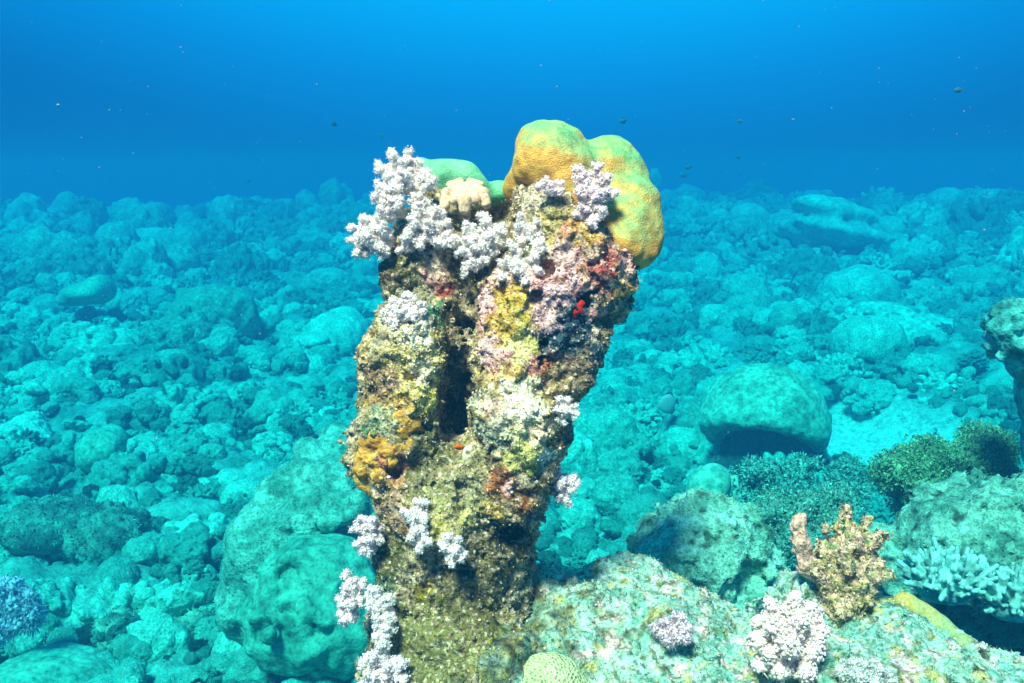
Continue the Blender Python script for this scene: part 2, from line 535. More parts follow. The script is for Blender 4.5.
# ribbon of tints: (px, py, radius px, colour, strength)
PINK = (0.62, 0.31, 0.29); LILAC = (0.60, 0.40, 0.41); OCHRE = (0.40, 0.26, 0.03); LIME = (0.46, 0.46, 0.13)
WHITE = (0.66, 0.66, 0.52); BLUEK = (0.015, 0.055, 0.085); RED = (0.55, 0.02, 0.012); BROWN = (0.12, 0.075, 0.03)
TURF = (0.075, 0.085, 0.025); DARK = (0.03, 0.03, 0.022); TEAL = (0.10, 0.24, 0.16); CREAM = (0.62, 0.50, 0.34); MAROON = (0.26, 0.035, 0.03)
RUST = (0.34, 0.12, 0.045)
PATCH = [
    (405, 345, 46, (0.56, 0.48, 0.24), 1), (400, 390, 40, (0.50, 0.38, 0.13), 1), (515, 415, 44, (0.60, 0.56, 0.38), 1), (530, 290, 50, (0.46, 0.30, 0.24), 1), (505, 345, 40, (0.52, 0.42, 0.18), 1),
    (550, 235, 40, (0.42, 0.34, 0.14), 1), (440, 480, 50, (0.24, 0.21, 0.08), 1), (600, 270, 40, (0.50, 0.34, 0.26), 1), (420, 270, 30, (0.26, 0.22, 0.12), 1), (385, 470, 30, (0.40, 0.25, 0.10), 1),
    (545, 205, 34, (0.30, 0.30, 0.20), .9), (530, 190, 22, (0.42, 0.38, 0.28), .9), (555, 235, 30, (0.34, 0.30, 0.10), 1),
    (535, 262, 22, TEAL, .7), (520, 250, 18, TURF, 1), (570, 235, 14, RUST, .8), (585, 245, 18, OCHRE, .8), (565, 262, 24, LILAC, .8),
    (605, 265, 22, MAROON, .9), (610, 283, 15, MAROON, 1), (595, 255, 10, CREAM, .7), (625, 285, 18, CREAM, .7), (635, 262, 16, LILAC, .6),
    (620, 292, 9, OCHRE, 1), (545, 285, 26, PINK, 1), (560, 300, 22, LILAC, .9), (580, 295, 14, PINK, .7), (577, 309, 7, RED, 1.4), (583, 300, 5, DARK, 1),
    (484, 305, 20, LILAC, 1), (482, 322, 18, PINK, 1), (510, 300, 20, OCHRE, 1), (515, 320, 20, (0.42, 0.34, 0.04), 1), (500, 335, 22, OCHRE, .9),
    (525, 345, 20, LIME, 1.1), (515, 352, 18, (0.58, 0.58, 0.2), 1), (500, 362, 16, PINK, 1), (505, 368, 9, CREAM, .8), (485, 345, 14, LILAC, .8),
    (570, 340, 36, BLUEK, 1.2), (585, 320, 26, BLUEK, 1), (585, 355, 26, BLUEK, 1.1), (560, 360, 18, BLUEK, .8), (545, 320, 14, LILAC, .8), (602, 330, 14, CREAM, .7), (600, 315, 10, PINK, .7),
    (550, 372, 16, RUST, .9), (535, 365, 12, PINK, .8), (580, 378, 26, (0.20, 0.15, 0.08), 1), (560, 390, 20, (0.22, 0.17, 0.07), 1),
    (510, 378, 18, OCHRE, .7), (515, 410, 26, WHITE, 1.2), (525, 395, 18, (0.60, 0.62, 0.42), 1), (495, 408, 14, (0.5, 0.36, 0.28), .9), (505, 430, 20, (0.38, 0.36, 0.24), .9),
    (530, 440, 22, (0.62, 0.62, 0.34), 1), (525, 460, 18, LIME, 1), (545, 430, 14, CREAM, 1), (550, 425, 12, (0.66, 0.52, 0.3), 1), (565, 430, 12, RUST, .8), (548, 455, 12, WHITE, 1),
    (480, 430, 16, (0.30, 0.32, 0.22), 1), (475, 395, 12, (0.40, 0.42, 0.34), .9), (468, 450, 12, WHITE, .5),
    (405, 335, 34, (0.52, 0.50, 0.30), 1), (425, 350, 26, (0.50, 0.46, 0.20), 1), (385, 345, 20, (0.36, 0.34, 0.20), 1), (420, 335, 16, WHITE, .9), (395, 365, 20, (0.42, 0.36, 0.14), .9),
    (410, 380, 28, (0.44, 0.38, 0.12), 1), (380, 385, 22, (0.26, 0.17, 0.08), 1), (430, 395, 18, LIME, .9), (400, 412, 18, OCHRE, .9), (425, 375, 14, WHITE, .6),
    (375, 425, 18, TEAL, .7), (395, 435, 22, (0.34, 0.34, 0.2), .7), (412, 285, 22, (0.20, 0.20, 0.12), 1), (400, 268, 16, TURF, 1), (435, 275, 14, PINK, .8), (440, 262, 14, CREAM, .8), (445, 290, 10, MAROON, .8), (440, 310, 20, TEAL, .8),
    (395, 462, 16, RUST, 1), (400, 475, 14, RUST, .9), (430, 450, 24, TURF, 1), (425, 480, 26, (0.14, 0.13, 0.05), 1), (380, 498, 14, CREAM, .8), (395, 515, 20, (0.30, 0.20, 0.12), 1),
    (450, 500, 24, (0.26, 0.25, 0.09), 1), (470, 490, 26, (0.22, 0.21, 0.10), 1), (455, 525, 22, (0.34, 0.30, 0.10), 1), (500, 485, 16, RUST, .9), (510, 490, 10, (0.6, 0.34, 0.3), 1), (495, 510, 12, OCHRE, .7), (525, 500, 16, (0.2, 0.1, 0.05), .9),
    (505, 540, 30, DARK, .9), (470, 580, 40, (0.10, 0.08, 0.03), 1), (385, 560, 26, TURF, .9), (380, 600, 24, (0.05, 0.09, 0.05), 1), (425, 595, 14, (0.34, 0.27, 0.08), .9), (430, 650, 50, (0.13, 0.13, 0.03), 1),
    (500, 650, 36, (0.26, 0.25, 0.08), .9), (480, 610, 30, (0.14, 0.12, 0.04), .8),
]

def paint(v, base, patches, depth0, unit, seed=3, d_front=None):
    """colour of the living crust on a rock, from round patches with ragged edges"""
    px, py, d = proj(v.astype(np.float64))
    c = np.tile(np.array(base, np.float32), (len(v), 1))
    wob = fbm(v * 38, 3, seed, 0.65); wob2 = fbm(v * 110, 2, seed + 7)
    for (x, y, r, col, s) in patches:
        near = (np.abs(px - x) < r * .3) & (np.abs(py - y) < r * .3)
        if near.any():
            z = np.quantile(d[near], 0.05)
        else:
            z = depth0
        cen = P(x, y, z)
        q = np.linalg.norm(v - cen, axis=1) / (r * unit)
        m = q < 2.0
        w = np.clip((1.12 - q[m] + 0.62 * wob[m] + 0.42 * wob2[m]) * 3.0, 0, 1) * min(s, 1.0)
        c[m] = c[m] * (1 - w[:, None]) + np.array(col, np.float32) * w[:, None]
    return c

def pillar_field(h=0.0038):
    lo = np.array([-0.34, 1.22, 1.30]); hi = np.array([0.32, 2.02, 2.78])
    f = Field(lo, hi, h)
    K = 18 * S
    for (x, y, dz, r) in [
        # right-hand column, from the top down
        (552, 196, 14, 36), (596, 208, 34, 40), (610, 240, 26, 38), (560, 235, 0, 46), (590, 262, 0, 46), (545, 285, -4, 52), (585, 300, 5, 40), (518, 315, -8, 46),
        (556, 335, 0, 46), (565, 362, 5, 36), (515, 362, -14, 42), (513, 412, -20, 44), (531, 400, -4, 40), (525, 445, -10, 37), (502, 465, 0, 46), (544, 432, -8, 20),
        (507, 500, 4, 40), (488, 540, 26, 46),
        # left-hand column
        (432, 245, 30, 42), (452, 216, 66, 42), (485, 228, 72, 34), (415, 280, 22, 34), (440, 295, 30, 34), (408, 340, -14, 40), (425, 352, -8, 34), (395, 372, -6, 34),
        (410, 400, -12, 38), (388, 430, -10, 34), (405, 455, -4, 40), (375, 462, -6, 24), (420, 492, 4, 44), (455, 480, 10, 40), (440, 516, -4, 46),
        # foot
        (470, 545, 26, 54), (420, 560, 20, 48), (450, 600, 34, 66), (412, 620, 22, 46), (460, 660, 20, 76), (430, 690, 15, 70), (480, 720, 10, 92), (450, 790, 0, 120), (470, 880, 0, 140),
    ]:
        rr = r * S
        f.ball(PP(x, y, dz), (rr, rr * 1.05, rr), K)
    # back of the crevice and the mass behind
    for (x, y, dz, r) in [(455, 300, 70, 40), (470, 350, 75, 42), (462, 400, 78, 42), (455, 440, 70, 40), (540, 250, 50, 55), (540, 340, 50, 52), (430, 380, 50, 40), (470, 580, 70, 74)]:
        f.ball(PP(x, y, dz), r * S, K)
    # crevice and pits
    for a, b, ra, rb in [((465, 312, -52), (461, 372, -46), 13, 18), ((461, 372, -46), (452, 415, -44), 20, 23), ((452, 415, -44), (461, 444, -38), 22, 14), ((464, 325, -20), (455, 425, -14), 17, 21), ((466, 312, -14), (466, 330, 20), 9, 12),
                         ((461, 340, 10), (455, 420, 10), 17, 20),
                         ((455, 380, 40), (455, 420, 45), 20, 20)]:
        f.rod(PP(*a), PP(*b), ra * S, rb * S, 5 * S, cut=True)
    for (x, y, dz, r) in [(543, 272, -52, 10), (536, 296, -58, 9), (583, 302, -40, 8), (544, 342, -48, 7), (540, 358, -46, 7), (540, 438, -54, 6), (535, 448, -50, 5),
                          (500, 212, 30, 18), (478, 283, 8, 12), (538, 520, -30, 16), (395, 470, -44, 10), (372, 392, -32, 6), (516, 545, -38, 20), (385, 545, -38, 9),
                          (410, 472, -45, 8), (425, 430, -42, 8), (560, 205, -30, 5)]:
        f.ball(PP(x, y, dz), (r * S, r * 1.6 * S, r * S), 3 * S, cut=True)
    f.noise(0.016, 16, 2, 31)
    f.noise(0.011, 42, 2, 33)
    f.noise(0.006, 95, 2, 35)
    return f

def build_pillar():
    f = pillar_field()
    v, q = f.mesh()
    n = normals(v, q)
    v = v + n * (0.0022 * fbm(v * 210, 2, 41))[:, None]
    t = np.clip(0.5 + 1.3 * fbm(v * 30, 3, 51, 0.6), 0, 1)[:, None]
    base = np.array([0.13, 0.10, 0.045]) * (1 - t) + np.array([0.42, 0.35, 0.20]) * t
    c = paint(v, (0, 0, 0), [], PD, S)
    c[:] = base
    cc = paint(v, (-1, -1, -1), PATCH, PD, S)
    # where a patch covers the rock its colour replaces the base
    w = np.clip((cc.min(1) + 1), 0, 1)[:, None]
    c = np.where(w > 0.999, cc, base * (1 - w) + (cc + (1 - w)) * 1.0 * (w > 0))
    c = np.clip(c, 0.004, 0.9)
    c = np.clip(c * 1.34 + 0.012, 0.004, 0.88)
    # small-scale mixture: pink, white, dark and olive grains over the whole crust
    g1 = fbm(v * 170, 2, 61); g2 = fbm(v * 150, 2, 67); g3 = fbm(v * 190, 2, 71)
    for g, col, th, s in ((g1, (0.02, 0.025, 0.018), .40, .75), (g2, (0.78, 0.70, 0.58), .34, .75), (g3, (0.60, 0.30, 0.27), .40, .7), (-g1, (0.40, 0.34, 0.07), .42, .6), (-g2, (0.05, 0.10, 0.08), .42, .6)):
        m = np.clip((g - th) * 9, 0, 1)[:, None] * s
        c = c * (1 - m) + np.array(col) * m
    me = mesh_from('rock_column', v, q, True, c)
    root = empty('coral_pillar', PP(455, 690, 0))
    tag(root, 'tall crusted rock pillar, pink, ochre and white, with a black crevice', 'coral pillar', kind='thing')
    o = link('rock_column', me, M['crust'], root)
    return root, v, n, c
PILLAR, PV, PN, PC = build_pillar()

# ------------------------------------------------------------------ small-piece builders (vectorised)
def _ico():
    t = (1 + 5 ** .5) / 2
    v = np.array([(-1, t, 0), (1, t, 0), (-1, -t, 0), (1, -t, 0), (0, -1, t), (0, 1, t), (0, -1, -t), (0, 1, -t), (t, 0, -1), (t, 0, 1), (-t, 0, -1), (-t, 0, 1)], np.float32)
    v /= np.linalg.norm(v[0])
    f = np.array([(0, 11, 5), (0, 5, 1), (0, 1, 7), (0, 7, 10), (0, 10, 11), (1, 5, 9), (5, 11, 4), (11, 10, 2), (10, 7, 6), (7, 1, 8), (3, 9, 4), (3, 4, 2), (3, 2, 6), (3, 6, 8), (3, 8, 9), (4, 9, 5), (2, 4, 11), (6, 2, 10), (8, 6, 7), (9, 8, 1)], np.int32)
    return v, f
ICO_V, ICO_F = _ico()

def blobs(cen, rad, rng, squash=0.25):
    """many small rounded grains -> verts, tris, owner index"""
    n = len(cen)
    sc = np.asarray(rad)[:, None] * (1 + rng.uniform(-squash, squash, (n, 3)))
    v = cen[:, None, :] + ICO_V[None] * sc[:, None, :]
    f = ICO_F[None] + (12 * np.arange(n))[:, None, None]
    return v.reshape(-1, 3), f.reshape(-1, 3), np.repeat(np.arange(n), 12)

def blades(cen, nrm, length, width, rng, lean=0.8):
    """many little pointed blades standing on a surface"""
    n = len(cen)
    d = nrm + rng.normal(0, lean, (n, 3)) * 0.6
    d /= np.linalg.norm(d, axis=1, keepdims=True) + 1e-9
    s = np.cross(d, rng.normal(size=(n, 3))); s /= np.linalg.norm(s, axis=1, keepdims=True) + 1e-9
    L = np.asarray(length)[:, None]; W = np.asarray(width)[:, None]
    m = np.cross(d, s)
    v = np.stack([cen - s * W, cen + s * W, cen + m * W * .8 + d * L * .5, cen + d * L + m * W * rng.normal(0, 1.2, (n, 1))], 1)
    f = np.array([(0, 1, 2), (0, 2, 3), (1, 3, 2)], np.int32)[None] + (4 * np.arange(n))[:, None, None]
    return v.reshape(-1, 3), f.reshape(-1, 3), np.repeat(np.arange(n), 4)

def tubes(paths, sides=8):
    """paths: list of (points (k,3), radii (k,)) -> verts, quads; ends closed by shrinking"""
    V, Q, base = [], [], 0
    an = np.linspace(0, 2 * math.pi, sides, endpoint=False)
    for pts, rad in paths:
        pts = np.asarray(pts, float); rad = np.asarray(rad, float)
        tan = np.gradient(pts, axis=0); tan /= np.linalg.norm(tan, axis=1, keepdims=True) + 1e-9
        ref = np.array([0.31, 0.23, 0.92])
        u = np.cross(tan, ref); u /= np.linalg.norm(u, axis=1, keepdims=True) + 1e-9
        w = np.cross(tan, u)
        ring = pts[:, None] + rad[:, None, None] * (np.cos(an)[None, :, None] * u[:, None] + np.sin(an)[None, :, None] * w[:, None])
        k = len(pts)
        V.append(ring.reshape(-1, 3))
        i = base + np.arange(k * sides).reshape(k, sides)
        j = np.roll(i, -1, 1)
        Q.append(np.stack([i[:-1], j[:-1], j[1:], i[1:]], -1).reshape(-1, 4))
        base += k * sides
    return np.concatenate(V), np.concatenate(Q)

def tint_material(name, mottle=200, rough=0.85, sub=0.0):
    m, nt, b = nodes_of(name)
    at = N(nt, 'ShaderNodeAttribute', attribute_name='tint')
    n1 = noise_tex(nt, mottle, 2)
    c = mixc(nt, 1.0, at.outputs['Color'], ramp(nt, n1, [(0.3, 0.7), (0.7, 1.25)]), 'MULTIPLY')
    nt.links.new(c, b.inputs['Base Color'])
    b.inputs['Roughness'].default_value = rough
    if sub:
        b.inputs['Subsurface Weight'].default_value = sub
        b.inputs['Subsurface Radius'].default_value = (0.004, 0.004, 0.004)
    return m
M['tint'] = tint_material('grain_tint')
def polyp_material(name, thin):
    m, nt, b = nodes_of(name)
    at = N(nt, 'ShaderNodeAttribute', attribute_name='tint')
    nt.links.new(at.outputs['Color'], b.inputs['Base Color'])
    tr = N(nt, 'ShaderNodeBsdfTranslucent')
    nt.links.new(at.outputs['Color'], tr.inputs['Color'])
    mx = N(nt, 'ShaderNodeMixShader'); mx.inputs[0].default_value = thin
    nt.links.new(b.outputs[0], mx.inputs[1]); nt.links.new(tr.outputs[0], mx.inputs[2])
    nt.links.new(mx.outputs[0], nt.nodes['Material Output'].inputs['Surface'])
    return m
M['polyp'] = polyp_material('soft_coral_polyp', 0.10)
M['feather'] = polyp_material('soft_coral_tentacle', 0.5)
M['stalk'] = tint_material('soft_coral_stalk', 120, 0.7)

def jitter_cols(cols, idx, rng, s=0.25):
    c = np.asarray(cols) * (1 + rng.normal(0, s, (len(cols), 1)))
    return np.clip(c, 0.005, 0.9)[idx]

def crust_detail(root, v, n, c, rng, n_grain, n_blade, rg=(0.0012, 0.0032), bl=(0.004, 0.010), where=None):
    """grains, bits of shell and turf that roughen an encrusted rock"""
    pool = np.arange(len(v)) if where is None else np.nonzero(where)[0]
    k = rng.choice(pool, n_grain)
    pal = np.array([(0.66, 0.62, 0.54), (0.50, 0.30, 0.30), (0.46, 0.38, 0.10), (0.04, 0.05, 0.04), (0.36, 0.42, 0.30), (0.58, 0.50, 0.36)])
    pc = pal[rng.integers(0, len(pal), n_grain)]
    mixw = rng.uniform(0.0, 0.7, (n_grain, 1))
    r = rng.uniform(rg[0], rg[1], n_grain) * rng.choice([1, 1, 1, 1.6], n_grain)
    vv, ff, ow = blobs(v[k] + n[k] * (r * 0.15)[:, None], r, rng, 0.45)
    o = link('encrusting_grains', mesh_from('encrusting_grains', vv, ff, True, jitter_cols(c[k] * (1 - mixw) + pc * mixw, ow, rng)), M['tint'], root)
    tag(o, kind='stuff')
    k = rng.choice(pool, n_blade)
    vv, ff, ow = blades(v[k] - n[k] * 0.001, n[k], rng.uniform(bl[0], bl[1], n_blade), rng.uniform(0.0007, 0.0016, n_blade), rng)
    o = link('algae_turf', mesh_from('algae_turf', vv, ff, False, jitter_cols(c[k] * 0.7 + np.array([0.10, 0.10, 0.04]) * 0.3, ow, rng, 0.35)), M['tint'], root)
    tag(o, kind='stuff')

rng = np.random.default_rng(11)
front = (PN[:, 1] < 0.45) & (PV[:, 2] > 1.50)
crust_detail(PILLAR, PV, PN, PC, rng, 7000, 12000, (0.0010, 0.0026), (0.003, 0.009), where=front)

def sdf_part(name, pieces, h, mat, parent=None, noise=(), col=None, k=0.01, hair=None):
    """pieces: ('b', centre, r) / ('r', a, b, ra, rb) / ('cb'...) / ('cr'...): c = carved away"""
    pts = []
    for p in pieces:
        if p[0] == 'b':
            r = np.max(p[2]); pts += [np.array(p[1]) - r, np.array(p[1]) + r]
        elif p[0] == 'r':
            r = max(p[3], p[4]); pts += [np.minimum(p[1], p[2]) - r, np.maximum(p[1], p[2]) + r]
    pad = 4 * h + 2 * k + sum(q[0] for q in noise) * 1.5
    f = Field(np.min(pts, 0) - pad, np.max(pts, 0) + pad, h)
    for p in pieces:
        cut = p[0][0] == 'c'
        if p[0][-1] == 'b':
            f.ball(p[1], p[2], k, cut, p[3] if len(p) > 3 else None)
        else:
            f.rod(p[1], p[2], p[3], p[4], k, cut)
    for q in noise:
        f.noise(*q)
    v, q = f.mesh()
    n = normals(v, q)
    c = col(v, n) if callable(col) else (np.tile(np.array(col, np.float32), (len(v), 1)) if col is not None else None)
    o = link(name, mesh_from(name, v, q, True, c), mat, parent)
    return o, v, n, c

def knobs(c, R, n, r, seed, flat=0.8, up=-0.1):
    """round knobs covering a dome"""
    g = np.random.default_rng(seed); out = []
    i = np.arange(n) + .5
    ph = np.arccos(1 - (1 - up) * i / n); th = math.pi * (1 + 5 ** .5) * i
    d = np.stack([np.cos(th) * np.sin(ph), np.sin(th) * np.sin(ph), np.cos(ph)], 1) + g.normal(0, .07, (n, 3))
    for q in d:
        out.append(('b', np.array(c) + q * np.array([R, R, R * flat]) * g.uniform(.88, 1.08), r * g.uniform(.75, 1.3)))
    return out

# ---- sponge lobes and red sponge on the pillar
def sponge_col(v, n):
    t = np.clip(0.5 + 1.2 * fbm(v * 60, 2, 3), 0, 1)[:, None]
    return np.array([0.50, 0.24, 0.035]) * (1 - t) + np.array([0.60, 0.38, 0.07]) * t
M['sponge'] = crust_material('ochre_sponge', 190, 0.003, (0.62, 1.3))
def front_depth(px, py, default=PD - 30 * S, r=4):
    x, y, d = proj(PV[::3].astype(np.float64))
    m = (np.abs(x - px) < r) & (np.abs(y - py) < r)
    return float(np.quantile(d[m], 0.1)) if m.any() else default
def F(px, py, dz=0.0):
    """point on the pillar's front surface under a pixel"""
    return P(px, py, front_depth(px, py) + dz * S)

pcs = []
for (x, y, r) in [(362, 470, 9), (364, 458, 10), (368, 446, 10), (374, 440, 9), (385, 440, 8), (388, 450, 9), (390, 462, 7), (376, 462, 8), (379, 476, 8), (366, 484, 8), (400, 447, 8), (410, 446, 7),
                  (404, 430, 9), (412, 422, 9), (402, 418, 8), (418, 430, 6), (360, 478, 7), (371, 490, 6)]:
    pcs.append(('b', F(x, y, 4), (r * S, r * .62 * S, r * S)))
o, *_ = sdf_part('sponge', pcs, 0.0028, M['sponge'], PILLAR, ((0.005, 55, 2, 5), (0.0025, 160, 2, 6)), sponge_col, 0.006)
o['label'] = 'ochre yellow lobed sponge on the left flank'
_d = front_depth(577, 308) + S
pcs = [('b', P(x, y, _d), (r * S, r * .6 * S, r * S)) for x, y, r in [(574, 312, 4), (578, 308, 4.5), (582, 303, 3), (573, 315, 3), (580, 311, 2.5)]]
o, *_ = sdf_part('sponge', pcs, 0.0016, plain_material('red_sponge', (0.46, 0.02, 0.012), 200, .5, 1.3), PILLAR, ((0.002, 150, 2, 5),), None, 0.006)
o['label'] = 'small bright red sponge below the yellow cap'
pcs = [('b', P(x, y, PD - 14 * S), r * S) for x, y, r in [(458, 446, 2.6), (461, 447, 2.2), (455, 447, 1.8)]]
o, *_ = sdf_part('sponge', pcs, 0.0016, plain_material('orange_sponge', (0.62, 0.13, 0.02), 200), PILLAR, ((0.0025, 150, 2, 4),), None, 0.003)
o['label'] = 'tiny orange sponge at the foot of the crevice'
pcs = [('b', P(x, y, PD - 18 * S), r * S) for x, y, r in [(470, 452, 7), (474, 455, 5), (466, 456, 5)]]
o, *_ = sdf_part('sponge', pcs, 0.002, plain_material('white_sponge', (0.66, 0.66, 0.62), 150), PILLAR, ((0.002, 90, 2, 5),), None, 0.004)
o['label'] = 'white lump of sponge at the foot of the crevice'

# ------------------------------------------------------------------ boulder coral caps on the pillar
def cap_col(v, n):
    up = np.clip(0.04 + 1.15 * n[:, 2] + 0.5 * fbm(v * 16, 2, 8) + 0.15 * n[:, 0], 0, 1)[:, None]  # green tint on upward faces stands in for cyan light from above
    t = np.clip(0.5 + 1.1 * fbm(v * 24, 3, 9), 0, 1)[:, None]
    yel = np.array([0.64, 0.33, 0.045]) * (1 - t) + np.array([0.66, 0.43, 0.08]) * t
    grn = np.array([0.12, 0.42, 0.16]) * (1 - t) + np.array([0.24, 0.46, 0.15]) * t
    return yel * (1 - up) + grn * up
def cap_material():
    m, nt, b = nodes_of('boulder_coral_skin')
    at = N(nt, 'ShaderNodeAttribute', attribute_name='tint')
    n1 = noise_tex(nt, 60, 5, rough=0.65); n2 = voro_tex(nt, 380)
    c = mixc(nt, 1.0, at.outputs['Color'], ramp(nt, n1, [(0.32, 0.68), (0.68, 1.2)]), 'MULTIPLY')
    c = mixc(nt, 1.0, c, ramp(nt, n2, [(0.1, 0.72), (0.5, 1.1)]), 'MULTIPLY')
    nt.links.new(c, b.inputs['Base Color'])
    b.inputs['Roughness'].default_value = 0.6
    b.inputs['Specular IOR Level'].default_value = 0.3
    k = bump(nt, None, n1, 0.004, 0.5)
    bump(nt, b, n2, 0.0014, 0.8, k)
    return m
M['cap'] = cap_material()
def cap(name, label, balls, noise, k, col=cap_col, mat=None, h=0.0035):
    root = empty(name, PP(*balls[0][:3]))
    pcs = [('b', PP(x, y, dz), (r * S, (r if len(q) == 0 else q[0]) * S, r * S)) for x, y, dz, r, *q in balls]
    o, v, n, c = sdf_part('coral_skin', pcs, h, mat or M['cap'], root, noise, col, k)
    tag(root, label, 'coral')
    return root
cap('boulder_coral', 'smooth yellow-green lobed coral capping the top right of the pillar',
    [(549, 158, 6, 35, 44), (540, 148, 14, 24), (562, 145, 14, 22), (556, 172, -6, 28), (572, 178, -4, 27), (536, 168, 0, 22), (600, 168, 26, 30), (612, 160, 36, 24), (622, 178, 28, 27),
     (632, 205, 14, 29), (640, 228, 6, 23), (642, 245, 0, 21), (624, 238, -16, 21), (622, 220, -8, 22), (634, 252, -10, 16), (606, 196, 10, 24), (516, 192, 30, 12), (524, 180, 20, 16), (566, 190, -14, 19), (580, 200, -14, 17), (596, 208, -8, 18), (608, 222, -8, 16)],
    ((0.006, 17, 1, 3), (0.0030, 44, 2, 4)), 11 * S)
GREENCAP = lambda v, n: np.array([0.12, 0.46, 0.24]) * np.clip(1 + 0.35 * fbm(v * 20, 2, 5), 0.5, 1.5)[:, None]
cap('boulder_coral', 'smooth green coral draped over the back of the pillar behind soft coral',
    [(422, 174, 50, 17), (438, 174, 46, 15), (452, 174, 42, 16), (466, 178, 40, 17), (476, 188, 40, 14), (486, 196, 50, 12), (498, 193, 54, 13), (510, 193, 52, 12), (455, 188, 46, 15), (440, 188, 50, 14)],
    ((0.004, 26, 1, 3),), 7 * S, GREENCAP)

# ------------------------------------------------------------------ soft corals
def soft_coral(name, label, base, tips, stem_r=5.0, ball=6.0, polyp=1.3, depth=PD, seed=1, nball=(4, 6), npol=30, cat='soft coral', group=None,
               pcol=(0.70, 0.66, 0.74), scol=(0.80, 0.64, 0.56), unit=None, spread=5.0, fuzz=1.6):
    """base/tips: points; sizes in 'unit' metres"""
    u = unit or S
    r = np.random.default_rng(seed)
    base = np.array(base, float)
    root = empty(name, base)
    tag(root, label, cat, group)
    paths, cen, rad, tuft, tuftn = [], [], [], [], []
    for tp in tips:
        tp = np.array(tp, float)
        L = np.linalg.norm(tp - base)
        mid = (base + tp) / 2 + r.normal(0, 0.10 * L, 3) + np.array([0, 0, 0.06 * L])
        t = np.linspace(0, 1, 8)[:, None]
        pts = (1 - t) ** 2 * base + 2 * t * (1 - t) * mid + t ** 2 * tp
        paths.append((pts, u * stem_r * (1.0 - 0.72 * t[:, 0])))
        nb = max(3, int(L / u / (ball * 1.25)))
        for s in np.linspace(0.46, 1.0, nb):
            c0 = (1 - s) ** 2 * base + 2 * s * (1 - s) * mid + s ** 2 * tp
            for k in range(r.integers(3, 5) if s < .98 else 1):
                off = r.normal(0, 1, 3); off /= np.linalg.norm(off)
                if s > .98: off *= 0.15
                e = c0 + off * u * spread * r.uniform(0.7, 1.3)
                paths.append((np.linspace(c0, e, 4), u * stem_r * .36 * np.linspace(1, .7, 4)))
                b = u * ball * r.uniform(0.55, 0.95)
                m = int(npol * r.uniform(.8, 1.2))
                d = r.normal(size=(m, 3)); d /= np.linalg.norm(d, axis=1, keepdims=True)
                d = d + off * 0.35
                cen.append(e[None]); rad.append(np.array([b * .92]))
                mt = max(4, int(m * fuzz))
                dt = r.normal(size=(mt, 3)); dt /= np.linalg.norm(dt, axis=1, keepdims=True)
                tuft.append(e + dt * b * .92); tuftn.append(dt + off * .3)
                cen.append(e + d * b * r.uniform(0.7, 1.08, (m, 1)))
                rad.append(u * polyp * r.uniform(0.6, 1.25, m))
    v, q = tubes(paths, 7)
    o = link('stalk', mesh_from('stalk', v, q, True, np.clip(np.array(scol) * (1 + 0.15 * fbm(v * 60, 2, seed))[:, None], 0, .9)), M['stalk'], root)
    cen = np.concatenate(cen); rad = np.concatenate(rad)
    v, f, ow = blobs(cen, rad, r, 0.35)
    tc = np.concatenate(tuft); tn = np.concatenate(tuftn); nt_ = len(tc)
    bv, bf, bo = blades(tc, tn, u * polyp * r.uniform(2.0, 4.6, nt_), np.full(nt_, u * polyp * .40), r, .75)
    o = link('tentacles', mesh_from('tentacles', bv, bf, True, np.clip(np.array(pcol) * 1.06 * r.uniform(.9, 1.06, (nt_, 1)), 0, .95)[bo]), M['feather'], root)
    tag(o, kind='stuff')
    pc = np.array(pcol)[None] * r.uniform(0.86, 1.08, (len(cen), 1)) * (1 + r.normal(0, .035, (len(cen), 3)))
    o = link('polyps', mesh_from('polyps', v, f, True, np.clip(pc, 0, 0.93)[ow]), M['polyp'], root)
    tag(o, kind='stuff')
    return root

